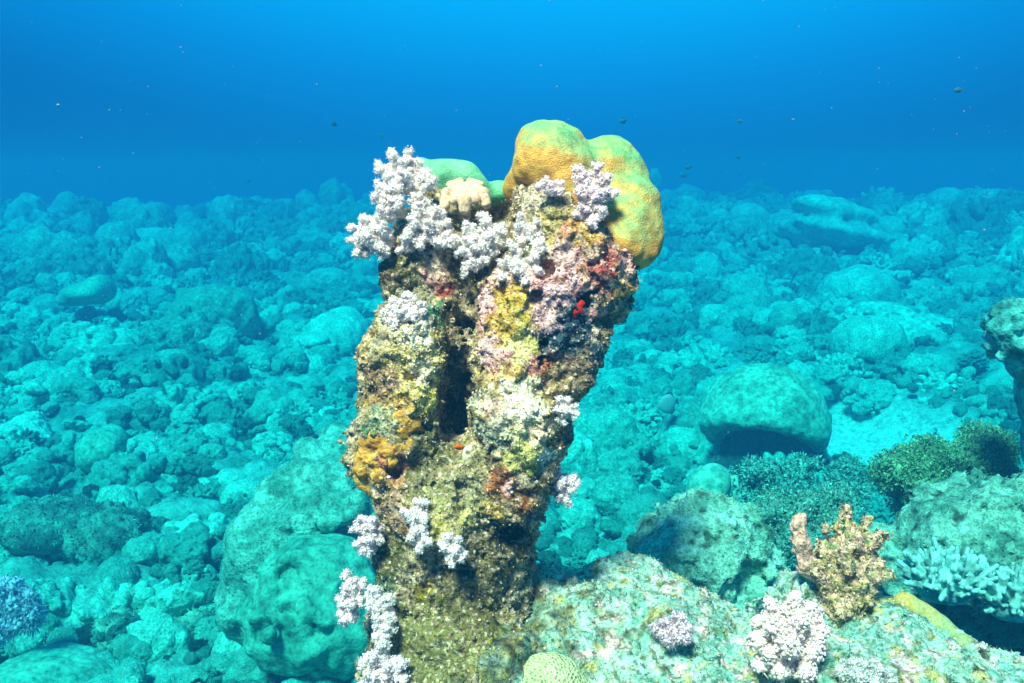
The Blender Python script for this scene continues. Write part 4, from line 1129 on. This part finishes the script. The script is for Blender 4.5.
single('boulder_coral', 'pale slanting flat-topped coral on the mid distance left flat', 'coral', [('b', W(88, 292, 13.5), (24 * U, 28 * U, 11 * U)), ('b', W(72, 298, 13.5), (14 * U, 20 * U, 8 * U)), ('b', W(100, 288, 13.5), (14 * U, 18 * U, 12 * U))], 0.05, M['smooth'], ((0.06, 3, 1, 194),), reef_tint(P_LO, P_HI, 4, 73), 0.1)

# ------------------------------------------------------------------ the reef flat: coral heads
def proto(kind, seed):
    """a unit-sized coral head sitting on z = 0 -> mesh"""
    g = np.random.default_rng(seed)
    f = Field((-1.5, -1.5, -.75), (1.5, 1.5, 1.55), 0.042)
    if kind == 'lobed':
        for i in range(g.integers(7, 12)):
            a = g.uniform(0, 6.28); r = g.uniform(0, .62)
            s = g.uniform(.32, .55)
            f.ball((r * math.cos(a), r * math.sin(a), g.uniform(.0, .45) * (1 - r * .6)), (s, s, s * g.uniform(.8, 1.1)), .07)
        f.noise(.09, 3.2, 2, seed)
        f.noise(.045, 9, 2, seed + 1)
    elif kind == 'knobby':
        f.ball((0, 0, 0), (.8, .75, .62), .1)
        for p in knobs((0, 0, 0), .82, 70, .17, seed, .8, -.25):
            f.ball(p[1], p[2], .03)
        f.noise(.09, 3, 2, seed)
        f.noise(.035, 11, 2, seed + 1)
    elif kind == 'rubble':
        for i in range(9):
            a = g.uniform(0, 6.28); r = g.uniform(0, .7)
            s = g.uniform(.25, .5)
            f.ball((r * math.cos(a), r * math.sin(a), g.uniform(-.05, .4) * (1 - r * .5)), (s, s * g.uniform(.7, 1.2), s * g.uniform(.6, 1)), .06)
        for i in range(46):
            a = g.uniform(0, 6.28); r = math.sqrt(g.uniform(0, .85)); s = g.uniform(.08, .2)
            f.ball((r * math.cos(a), r * math.sin(a), g.uniform(.15, .62) * (1 - r * r * .7)), (s, s, s * g.uniform(.7, 1.1)), .03)
        f.noise(.10, 3.2, 3, seed); f.noise(.05, 9, 2, seed + 2)
    elif kind == 'bushy':
        f.ball((0, 0, .05), (.62, .62, .45), .05)
        n = 110
        i = np.arange(n) + .5
        ph = np.arccos(1 - 1.15 * i / n); th = math.pi * (1 + 5 ** .5) * i
        for a, b in zip(ph, th):
            q = np.array([math.cos(b) * math.sin(a), math.sin(b) * math.sin(a), math.cos(a)]) + g.normal(0, .1, 3)
            f.rod(q * .5, q * np.array([1, 1, .8]) * g.uniform(.72, .92), .09, .085, .025)
        f.noise(.05, 5, 2, seed)
    elif kind == 'dome':
        f.ball((0, 0, .3), (.95, .9, .62), .05)
        f.ball((.25, .1, .45), (.6, .6, .5), .12); f.ball((-.3, -.1, .4), (.6, .6, .45), .12)
        f.ball((0, -.1, -.42), (1.05, 1.1, .55), .08, cut=True)
        f.ball((0, .1, -.1), (.6, .55, .5), .08)
        f.noise(.07, 2.6, 2, seed); f.noise(.03, 9, 1, seed + 1)
    elif kind == 'plate':
        for i in range(4):
            f.ball((g.uniform(-.25, .25), g.uniform(-.25, .25), .22 + .12 * i), (g.uniform(.6, .95), g.uniform(.6, .9), .17), .05)
        f.ball((0, 0, 0), (.45, .45, .4), .1)
        f.noise(.05, 3, 2, seed); f.noise(.03, 9, 1, seed + 1)
    v, q = f.mesh()
    return mesh_from(kind + '_coral_head', v, q, True)

def head_material(name, stops, cell, mottle, dark, bumpd):
    return coral_material(name, stops, cell, bumpd, mottle, dark)
HS = [(0.0, (0.03, 0.28, 0.26)), (0.25, (0.045, 0.40, 0.36)), (0.55, (0.065, 0.52, 0.48)), (0.8, (0.09, 0.64, 0.58)), (1.0, (0.13, 0.74, 0.68))]
HP = [(0.0, (0.055, 0.48, 0.43)), (0.5, (0.08, 0.60, 0.54)), (1.0, (0.12, 0.72, 0.66))]
HD = [(0.0, (0.03, 0.27, 0.25)), (0.5, (0.045, 0.38, 0.35)), (1.0, (0.06, 0.48, 0.44))]
M['h_reef'] = head_material('reef_head', HS, 16, 3.5, 0.68, 0.014)
M['h_pale'] = head_material('massive_head', HP, 24, 3.0, 0.75, 0.010)
M['h_dark'] = head_material('dead_shaded_head', HD, 14, 3.5, 0.65, 0.016)
KINDS = [('lobed', 'h_pale', 201), ('lobed', 'h_reef', 202), ('knobby', 'h_reef', 203), ('knobby', 'h_dark', 204), ('rubble', 'h_reef', 205), ('rubble', 'h_dark', 206), ('rubble', 'h_reef', 207),
         ('bushy', 'h_reef', 208), ('bushy', 'h_pale', 209), ('dome', 'h_pale', 210), ('plate', 'h_reef', 211), ('rubble', 'h_dark', 212), ('lobed', 'h_reef', 213)]
PROTO = []
lib = bpy.data.collections.new('coral_head_kinds')       # not linked to the scene: only feeds the rubble below
for i, (k, m, sd) in enumerate(KINDS):
    me = proto(k, sd)
    me.materials.append(M[m])
    PROTO.append((k, me))
    o = bpy.data.objects.new('kind_%02d' % i, me)
    lib.objects.link(o)
BY = {}
for i, (k, m, sd) in enumerate(KINDS):
    BY.setdefault(k, []).append(i)

def ground_z(x, y):
    return float(macro(np.array([x / TS]), np.array([y / TS]))[0]) * TS - 0.10

# heads that can be picked out in the photograph: (px, py of the middle, half width px, kind, height factor, label)
NAMED = [
    (150, 228, 34, 'lobed', 1.0, 'bulky coral head on the skyline at the far left'),
    (232, 220, 30, 'lobed', .9, 'broad coral head on the skyline left of the pillar'),
    (330, 216, 20, 'rubble', .8, 'low dark coral head on the skyline next to the soft coral'),
    (190, 248, 18, 'dome', 1.1, 'pale dome coral below the left skyline'),
    (295, 300, 22, 'knobby', 1.0, 'dark round coral patch at mid distance left of the pillar'),
    (232, 318, 20, 'rubble', .8, 'dark ragged coral patch further left at mid distance'),
    (140, 340, 22, 'rubble', .7, 'dark ragged coral hump on the left flat'),
    (44, 262, 34, 'rubble', .9, 'wide shadowy coral hump at the left edge below the skyline'),
    (345, 372, 30, 'lobed', .8, 'cluster of pale round coral lobes touching the pillar on its left'),
    (300, 385, 26, 'lobed', .8, 'pale coral lobes a little left of the pillar'),
    (208, 362, 18, 'lobed', .9, 'pair of pale round corals on the middle of the left flat'),
    (262, 415, 24, 'lobed', 1.0, 'upright row of round coral lobes left of the pillar'),
    (322, 448, 32, 'lobed', .7, 'bright lumpy coral on the ledge beside the orange sponge'),
    (160, 500, 48, 'bushy', .6, 'broad finely ridged coral on the left flat'),
    (230, 470, 30, 'knobby', .9, 'knobby coral beside the ledge on the left'),
    (60, 405, 28, 'rubble', .8, 'low rubble hump at the left edge'),
    (28, 470, 30, 'knobby', .8, 'knobby coral at the left edge under the pale slab'),
    (190, 590, 34, 'bushy', .7, 'bushy coral on the lower left flat'),
    (745, 292, 36, 'lobed', 1.0, 'large ribbed coral block right of the pillar'),
    (680, 262, 22, 'rubble', .9, 'ragged coral hump just right of the yellow cap'),
    (858, 292, 44, 'dome', 1.05, 'largest dome coral of the right middle distance, dark in front'),
    (800, 318, 26, 'rubble', .8, 'shadowed coral hump below the ribbed block'),
    (700, 345, 24, 'knobby', .9, 'knobby coral head right of the pillar waist'),
    (655, 380, 34, 'rubble', 1.0, 'dark coral hump close to the pillar on its right'),
    (820, 375, 44, 'rubble', .8, 'long rubble bank behind the sand patch'),
    (770, 355, 30, 'knobby', .7, 'low knobby coral above the dome coral'),
    (910, 370, 42, 'knobby', .7, 'coral bank between the sand and the right edge'),
    (640, 445, 34, 'knobby', .8, 'pale knobby coral right beside the pillar'),
    (605, 375, 26, 'lobed', .9, 'pale coral lump showing past the right edge of the pillar'),
    (660, 480, 30, 'bushy', .7, 'pale bushy coral in front of the pillar shade'),
    (600, 500, 30, 'rubble', .7, 'low rubble coral right of the pillar foot'),
    (905, 452, 26, 'lobed', .6, 'smooth low coral at the front of the sand'),
    (985, 405, 24, 'lobed', .8, 'pale coral block with a bright rim behind the right edge coral'),
    (820, 232, 60, 'plate', .8, 'long table-like coral bank on the right skyline'),
    (885, 205, 14, 'lobed', 1.5, 'tall lump at the end of the table-like bank on the skyline'),
    (745, 235, 28, 'rubble', 1.0, 'coral mound on the skyline right of the pillar'),
    (690, 215, 24, 'lobed', 1.0, 'coral mound on the skyline nearest the yellow cap'),
    (655, 178, 9, 'lobed', 1.2, 'small lone coral knob on the skyline beside the yellow cap'),
    (971, 208, 4, 'lobed', 2.6, 'thin upright coral stub on the skyline at far right'),
    (818, 262, 20, 'dome', 1.2, 'tall pale coral leaning left on the right flat'),
    (708, 270, 14, 'dome', 1.3, 'small pillar-like coral right of the yellow cap'),
    (935, 240, 30, 'rubble', .8, 'low coral ridge on the skyline at far right'),
]
taken = []
hid = 0
NM = {'lobed': 'lobed_coral', 'knobby': 'knobby_coral', 'rubble': 'ragged_coral', 'bushy': 'bushy_coral', 'dome': 'domed_coral', 'plate': 'tiered_coral'}
def put_head(x, y, z, s, kind, hf, label, group, g, name=None):
    opts = BY[kind]
    want = 'h_dark' if any(w in label for w in ('dark', 'shadow')) else ('h_pale' if any(w in label for w in ('pale', 'bright', 'smooth')) else None)  # shadow-labelled heads get the darker material, their shade put into the colour
    opts = [q for q in opts if KINDS[q][1] == want] or [q for q in opts if want is None or KINDS[q][1] != 'h_dark'] or opts
    idx = opts[g.integers(0, len(opts))]
    k, me = PROTO[idx]
    o = bpy.data.objects.new(name or NM[k], me)
    COL.objects.link(o)
    o.location = (x, y, z)
    o.rotation_euler = (g.normal(0, .08), g.normal(0, .08), g.uniform(0, 6.28))
    o.scale = (s * g.uniform(.9, 1.1), s * g.uniform(.9, 1.1), s * hf)
    tag(o, label, 'coral head', group, 'thing')
    return o

def ground_hit(px, py):
    """where the ray through a pixel meets the broad shape of the reef flat"""
    r = FWD + (px - 512) / FPX * RGT + (341.5 - py) / FPX * UPV
    last = None
    for t in np.exp(np.linspace(math.log(3.0), math.log(60), 400)):
        p = CAM + t * r
        if p[2] < ground_z(p[0], p[1]):
            return p, t
        last = p
    return None, None

g = np.random.default_rng(77)
for (px, py, hw, kind, hf, label) in NAMED:
    base = py + hw * hf * .35
    p, t = ground_hit(px, base)
    if p is None:
        t = 36.0
        p = P(px, base, t); p[2] = P(px, base, t)[2]
    s = hw * t / FPX
    if py < 250: hf = hf * 1.5
    zg = ground_z(p[0], p[1]) if py > 212 else p[2]
    put_head(p[0], p[1], zg - .05 * s, s, kind, hf, label, None, g)
    taken.append((p[0], p[1], s * .8))

# everything else on the flat: scattered heads, the largest in view as things of their own
def blocked(x, y, s):
    px, py, d = proj(np.array([[x, y, ground_z(x, y)]]))
    px, py, d = px[0], py[0], d[0]
    if d < 3.6: return True
    if sandness(np.array([x / TS]), np.array([y / TS]))[0] > .3: return True
    if 2.0 < x < 2.7 and 6.7 < y < 7.8: return True             # the dome coral
    for a, b, r in taken:
        if (x - a) ** 2 + (y - b) ** 2 < (r + s * .35) ** 2: return True
    return False

cand = []
CX, CY, CR = np.zeros(4000), np.zeros(4000), np.zeros(4000)
g = np.random.default_rng(99)
tries = 0
while len(cand) < 3600 and tries < 30000:
    tries += 1
    d = 3.9 + 37 * g.uniform(0, 1) ** 1.35
    x = d * g.uniform(-1.0, 1.0); y = d * 1.0
    s = min(g.lognormal(math.log(.21), .5), .7) * (1 + .030 * d)
    if -1.6 < x < -.25 and 3.9 < y < 5.6: continue                # the ledge beside the pillar
    if blocked(x, y, s): continue
    k = len(cand)
    if k == 0 or not np.any((CX[:k] - x) ** 2 + (CY[:k] - y) ** 2 < ((CR[:k] + s) * .50) ** 2):
        CX[k], CY[k], CR[k] = x, y, s
        cand.append((x, y, s, d))
KW = {'lobed': .36, 'knobby': .28, 'rubble': .19, 'bushy': .10, 'dome': .05, 'plate': .02}
kn, kp = list(KW), np.array(list(KW.values())); kp = kp / kp.sum()
def in_view(c):
    return abs(c[0] / c[3]) < .57
order = sorted(range(len(cand)), key=lambda i: -(cand[i][2] / cand[i][3]) * in_view(cand[i]))
chosen = set(i for i in order[:250] if in_view(cand[i]))
ADJ = {'lobed': 'lobed smooth', 'knobby': 'knobby', 'rubble': 'ragged', 'bushy': 'bushy fingered', 'dome': 'dome-shaped', 'plate': 'flat tiered'}
LAND = [(0, 640, 'the blue soft coral at the left edge'), (50, 665, 'the smooth corner coral'), (103, 448, 'the pale slab'), (88, 292, 'the slanting pale coral'), (310, 600, 'the big green coral'), (320, 520, 'the bright ledge'),
        (360, 470, 'the ochre sponge'), (360, 240, 'the fanning soft coral'), (645, 240, 'the yellow cap'), (600, 340, 'the right side of the pillar'), (560, 490, 'the faint lilac soft coral'), (765, 405, 'the big dome coral'),
        (790, 490, 'the dark seaweed clump'), (870, 430, 'the sand patch'), (948, 465, 'the olive seaweed mound'), (1005, 330, 'the right edge coral'), (705, 545, 'the turf boulder'), (710, 482, 'the ball coral')]
for (px, py, hw, kind, hf, label) in NAMED:
    if any(w in label for w in ('largest', 'ribbed', 'table-like coral', 'bulky', 'broad coral', 'finely ridged', 'dark round', 'upright row', 'rubble bank')):
        LAND.append((px, py, 'the ' + {'largest': 'largest dome coral', 'ribbed': 'ribbed block', 'table-like coral': 'table-like bank', 'bulky': 'bulky skyline head', 'broad coral': 'broad skyline head', 'finely ridged': 'finely ridged coral',
                     'dark round': 'dark round patch', 'upright row': 'row of round lobes', 'rubble bank': 'rubble bank'}[[w for w in ('largest', 'ribbed', 'table-like coral', 'bulky', 'broad coral', 'finely ridged', 'dark round', 'upright row', 'rubble bank') if w in label][0]]))
USED = {}
def describe(x, y, s, d, kind):
    """look, then the nearest thing one can find and on which side of it"""
    px, py, dd = proj(np.array([[x, y, ground_z(x, y) + .3 * s]]))
    px, py = float(px[0]), float(py[0])
    near = sorted(LAND, key=lambda q: (q[0] - px) ** 2 + 2.5 * (q[1] - py) ** 2)
    hw = s * FPX / d
    size = 'big' if hw > 46 else ('medium' if hw > 28 else 'small')
    for q in near[:4]:
        ax, ay = px - q[0], py - q[1]
        dist = math.hypot(ax, ay)
        far = 'just ' if dist < 60 else ('well ' if dist > 130 else '')
        sides = ['right of' if ax > 0 else 'left of', 'below' if ay > 0 else 'above']
        if abs(ay) * 1.3 > abs(ax): sides = sides[::-1]
        for rel in (sides[0], sides[1] + ' and ' + sides[0].replace(' of', '') + ' of' if sides[0].endswith('of') else sides[0] + ' and ' + sides[1]):
            lab = '%s %s coral head %s%s %s' % (size, ADJ[kind], far, rel, q[2])
            if lab not in USED:
                USED[lab] = 1
                return lab, 'coral heads scattered over the reef flat'
    lab = '%s %s coral head among others near %s' % (size, ADJ[kind], near[0][2])
    return lab, '%s coral heads near %s' % (ADJ[kind], near[0][2])
pts, scl, rot, pick = [], [], [], []
for i, (x, y, s, d) in enumerate(cand):
    kind = kn[g.choice(len(kn), p=kp)]
    hf = g.uniform(.75, 1.3) * (1.25 if d > 18 else 1)
    z = ground_z(x, y) - .05
    if i in chosen:
        lab, grp = describe(x, y, s, d, kind)
        put_head(x, y, z, s, kind, hf, lab, grp, g)
    else:
        pts.append((x, y, z)); scl.append((s, s, s * hf)); rot.append((g.normal(0, .1), g.normal(0, .1), g.uniform(0, 6.28)))
        pick.append(BY[kind][g.integers(0, len(BY[kind]))])
# loose rubble between the heads
for i in range(11000):
    d = 3.7 + 24 * g.uniform(0, 1) ** 1.7
    x = d * g.uniform(-1.0, 1.0); y = d
    sd = sandness(np.array([x / TS]), np.array([y / TS]))[0]
    if sd > .3 and g.uniform() < .985: continue
    s = g.lognormal(math.log(.07), .5) * (1 + .045 * d)
    if sd > .3: s = .03
    pts.append((x, y, ground_z(x, y) + g.uniform(-.04, .16) * (sd < .3) - (.12 if sd > .3 else 0))); scl.append((s, s, s * g.uniform(.75, 1.25)))
    rot.append((g.normal(0, .4), g.normal(0, .4), g.uniform(0, 6.28)))
    pick.append([1, 12, 0, 2, 3, 7, 1, 12, 4][g.integers(0, 9)])

def scatter(name, pts, scl, rot, pick, coll):
    me = bpy.data.meshes.new(name)
    me.from_pydata([tuple(map(float, p)) for p in pts], [], [])
    for nm, typ, arr in (('scl', 'FLOAT_VECTOR', scl), ('rot', 'FLOAT_VECTOR', rot)):
        a = me.attributes.new(nm, typ, 'POINT'); a.data.foreach_set('vector', np.array(arr, np.float32).ravel())
    a = me.attributes.new('pick', 'INT', 'POINT'); a.data.foreach_set('value', np.array(pick, np.int32))
    o = link(name, me)
    ng = bpy.data.node_groups.new(name, 'GeometryNodeTree')
    ng.interface.new_socket('Geometry', in_out='INPUT', socket_type='NodeSocketGeometry')
    ng.interface.new_socket('Geometry', in_out='OUTPUT', socket_type='NodeSocketGeometry')
    gi = ng.nodes.new('NodeGroupInput'); go = ng.nodes.new('NodeGroupOutput')
    ci = ng.nodes.new('GeometryNodeCollectionInfo'); ci.inputs['Collection'].default_value = coll
    ci.inputs['Separate Children'].default_value = True; ci.inputs['Reset Children'].default_value = True
    ip = ng.nodes.new('GeometryNodeInstanceOnPoints'); ip.inputs['Pick Instance'].default_value = True
    e2r = ng.nodes.new('FunctionNodeEulerToRotation')
    def na(nm, t):
        n = ng.nodes.new('GeometryNodeInputNamedAttribute'); n.data_type = t; n.inputs['Name'].default_value = nm
        return n.outputs['Attribute']
    ng.links.new(gi.outputs[0], ip.inputs['Points'])
    ng.links.new(ci.outputs[0], ip.inputs['Instance'])
    ng.links.new(na('pick', 'INT'), ip.inputs['Instance Index'])
    ng.links.new(na('rot', 'FLOAT_VECTOR'), e2r.inputs[0])
    ng.links.new(e2r.outputs[0], ip.inputs['Rotation'])
    ng.links.new(na('scl', 'FLOAT_VECTOR'), ip.inputs['Scale'])
    ng.links.new(ip.outputs[0], go.inputs[0])
    md = o.modifiers.new('scatter', 'NODES'); md.node_group = ng
    return o
o = scatter('coral_rubble', pts, scl, rot, pick, lib)
tag(o, 'uncounted small coral lumps and rubble carpeting the reef flat', 'coral rubble', kind='stuff')

# ------------------------------------------------------------------ fish
def fish_mesh(name, pts_profile, thick):
    """side outline as (x, z_low, z_high) stations -> lofted body"""
    V, Q = [], []
    n = 10
    for (x, a, b) in pts_profile:
        c, r = (a + b) / 2, (b - a) / 2
        for k in range(n):
            an = 2 * math.pi * k / n
            V.append((x, math.cos(an) * r * thick, c + math.sin(an) * r))
    m = len(pts_profile)
    for i in range(m - 1):
        for k in range(n):
            Q.append((i * n + k, i * n + (k + 1) % n, (i + 1) * n + (k + 1) % n, (i + 1) * n + k))
    return mesh_from(name, np.array(V), np.array(Q), True)

def fin_mesh(name, poly, t=0.012):
    """thin solid fin from an outline in the x-z plane"""
    k = len(poly)
    v = [(x, -t * (1 - .7 * i / k), z) for i, (x, z) in enumerate(poly)] + [(x, t * (1 - .7 * i / k), z) for i, (x, z) in enumerate(poly)]
    me = bpy.data.meshes.new(name)
    me.from_pydata(v, [], [tuple(range(k))[::-1], tuple(range(k, 2 * k))] + [(i, (i + 1) % k, k + (i + 1) % k, k + i) for i in range(k)])
    return me
def make_fish(name, body, tail, dors, anal, thick, mats):
    r = empty(name)
    mb, mt, md_, ma = (fish_mesh('body', body, thick), fin_mesh('tail_fin', tail), fin_mesh('dorsal_fin', dors), fin_mesh('anal_fin', anal))
    for nm, me, mt_ in (('body', mb, mats[0]), ('tail_fin', mt, mats[1]), ('dorsal_fin', md_, mats[1]), ('anal_fin', ma, mats[1])):
        link(nm, me, mt_, r)
    return r
def copy_tree(o):
    c = o.copy(); COL.objects.link(c)
    for ch in o.children:
        d = ch.copy(); COL.objects.link(d); d.parent = c
        d.matrix_parent_inverse = ch.matrix_parent_inverse.copy()
    return c
dark_fish = plain_material('dark_fish_skin', (0.05, 0.13, 0.20), 20, .7, 1.3, 0)  # paler bluish skin: water haze over the fish put into the colour
pale_fish = plain_material('pale_fish_skin', (0.25, 0.45, 0.44), 20, .8, 1.15, 0)
damsel = make_fish('damselfish', [(-.5, -.01, .01), (-.47, -.10, .09), (-.36, -.19, .18), (-.15, -.27, .27), (.05, -.26, .27), (.25, -.17, .18), (.38, -.08, .09), (.42, -.06, .07)],
                   [(.38, .06), (.62, .24), (.54, .0), (.62, -.24), (.38, -.06)], [(-.22, .24), (-.05, .38), (.2, .34), (.34, .14), (.2, .16)], [(-.0, -.24), (.18, -.36), (.34, -.12), (.2, -.14)], .42, (dark_fish, dark_fish))
FISH = [(623, 121, 9, 8.5, .5, 'dark fish hovering just above the yellow cap'), (740, 121, 7, 11, 2.6, 'dark fish high in the open water above the right skyline'), (738, 157, 6, 12, .3, 'upper of two tiny fish one above the other on the right'),
        (741, 174, 6, 12, 1.2, 'lower of two tiny fish one above the other on the right'), (688, 167, 9, 11, 3.3, 'upper fish of the close pair beside the yellow cap'), (683, 175, 10, 10.5, .2, 'lower fish of the close pair beside the yellow cap'),
        (958, 90, 10, 10, .1, 'dark fish highest up at the far right'), (334, 124, 8, 10, 1.0, 'dark fish in open water left of the pillar top'), (382, 135, 7, 11, 2.2, 'tiny fish right above the top left soft coral'), (248, 181, 6, 13, .4, 'tiny fish low over the left skyline'),
        (722, 172, 5, 14, 2.0, 'faintest tiny fish over the right skyline'), (801, 337, 13, 11.5, .2, 'plump dark fish over the flat right of the pillar'), (862, 429, 5, 8.3, 2.8, 'tiny dark fish over the sand patch'), (852, 316, 6, 12.5, .5, 'small fish in front of the largest dome coral')]
first = True
for (px, py, ln, d, yaw, lab) in FISH:
    f = damsel if first else copy_tree(damsel)
    first = False
    d = min(d, 0.42 * FPX / max(170 - py, 1)) if py < 168 else d * 1.5
    f.location = Vector(P(px, py, d))
    f.rotation_euler = (0, random.Random(px).uniform(-.25, .25), yaw)
    s = ln * d / FPX * .95
    f.scale = (s, s, s)
    tag(f, lab, 'fish', 'small dark fish in the water', 'thing')
butter = make_fish('butterflyfish', [(-.55, -.02, .02), (-.46, -.06, .06), (-.36, -.20, .20), (-.2, -.38, .38), (.0, -.46, .47), (.2, -.42, .44), (.34, -.24, .26), (.4, -.09, .09)],
                   [(.38, .08), (.58, .16), (.58, -.16), (.38, -.08)], [(-.1, .42), (.1, .56), (.32, .46), (.38, .18), (.2, .36)], [(.0, -.42), (.2, -.56), (.34, -.42), (.38, -.16), (.2, -.34)], .22, (pale_fish, dark_fish))
butter.location = Vector(P(667, 404, 8.2)); butter.rotation_euler = (0, -.15, .35); butter.scale = (.21, .21, .21)
tag(butter, 'pale disc-shaped fish with dark tail, left of the dome coral', 'fish', None, 'thing')

# ------------------------------------------------------------------ drifting specks
g = np.random.default_rng(321)
n = 620
d = 1.3 + 6.5 * g.uniform(0, 1, n) ** 1.2
pp = np.array([P(g.uniform(-40, 1064), g.uniform(-30, 640), q) for q in d])
pp = pp[(pp[:, 2] < 2.98)]
d = np.linalg.norm(pp - CAM, axis=1)
r_ = np.clip(g.lognormal(math.log(.00052), .5, len(pp)), .0003, .0018) * d ** .8
v, f, ow = blobs(pp, r_, g, .4)
o = link('marine_snow', mesh_from('marine_snow', v, f, True, np.full((len(v), 3), .32)), M['tint'])
tag(o, 'pale specks drifting in the water', 'specks', kind='stuff')

# ------------------------------------------------------------------ the water itself
def build_water():
    lo = (-115, -12, -11.0); hi = (115, 118, 3.05)
    v = [(x, y, z) for x in (lo[0], hi[0]) for y in (lo[1], hi[1]) for z in (lo[2], hi[2])]
    f = [(0, 1, 3, 2), (4, 6, 7, 5), (0, 4, 5, 1), (2, 3, 7, 6), (0, 2, 6, 4), (1, 5, 7, 3)]
    me = bpy.data.meshes.new('haze')
    me.from_pydata(v, [], f)
    m = bpy.data.materials.new('water_volume')
    m.use_nodes = True
    nt = m.node_tree
    nt.nodes.clear()
    out = nt.nodes.new('ShaderNodeOutputMaterial')
    pv = nt.nodes.new('ShaderNodeVolumePrincipled')
    pv.inputs['Color'].default_value = (*WATER_SCATTER, 1)
    pv.inputs['Density'].default_value = WATER_DENSITY
    pv.inputs['Absorption Color'].default_value = (*WATER_ABSORB, 1)
    pv.inputs['Anisotropy'].default_value = 0.0
    nt.links.new(pv.outputs['Volume'], out.inputs['Volume'])
    o = link('haze', me, m)
    tag(o, kind='stuff')
build_water()
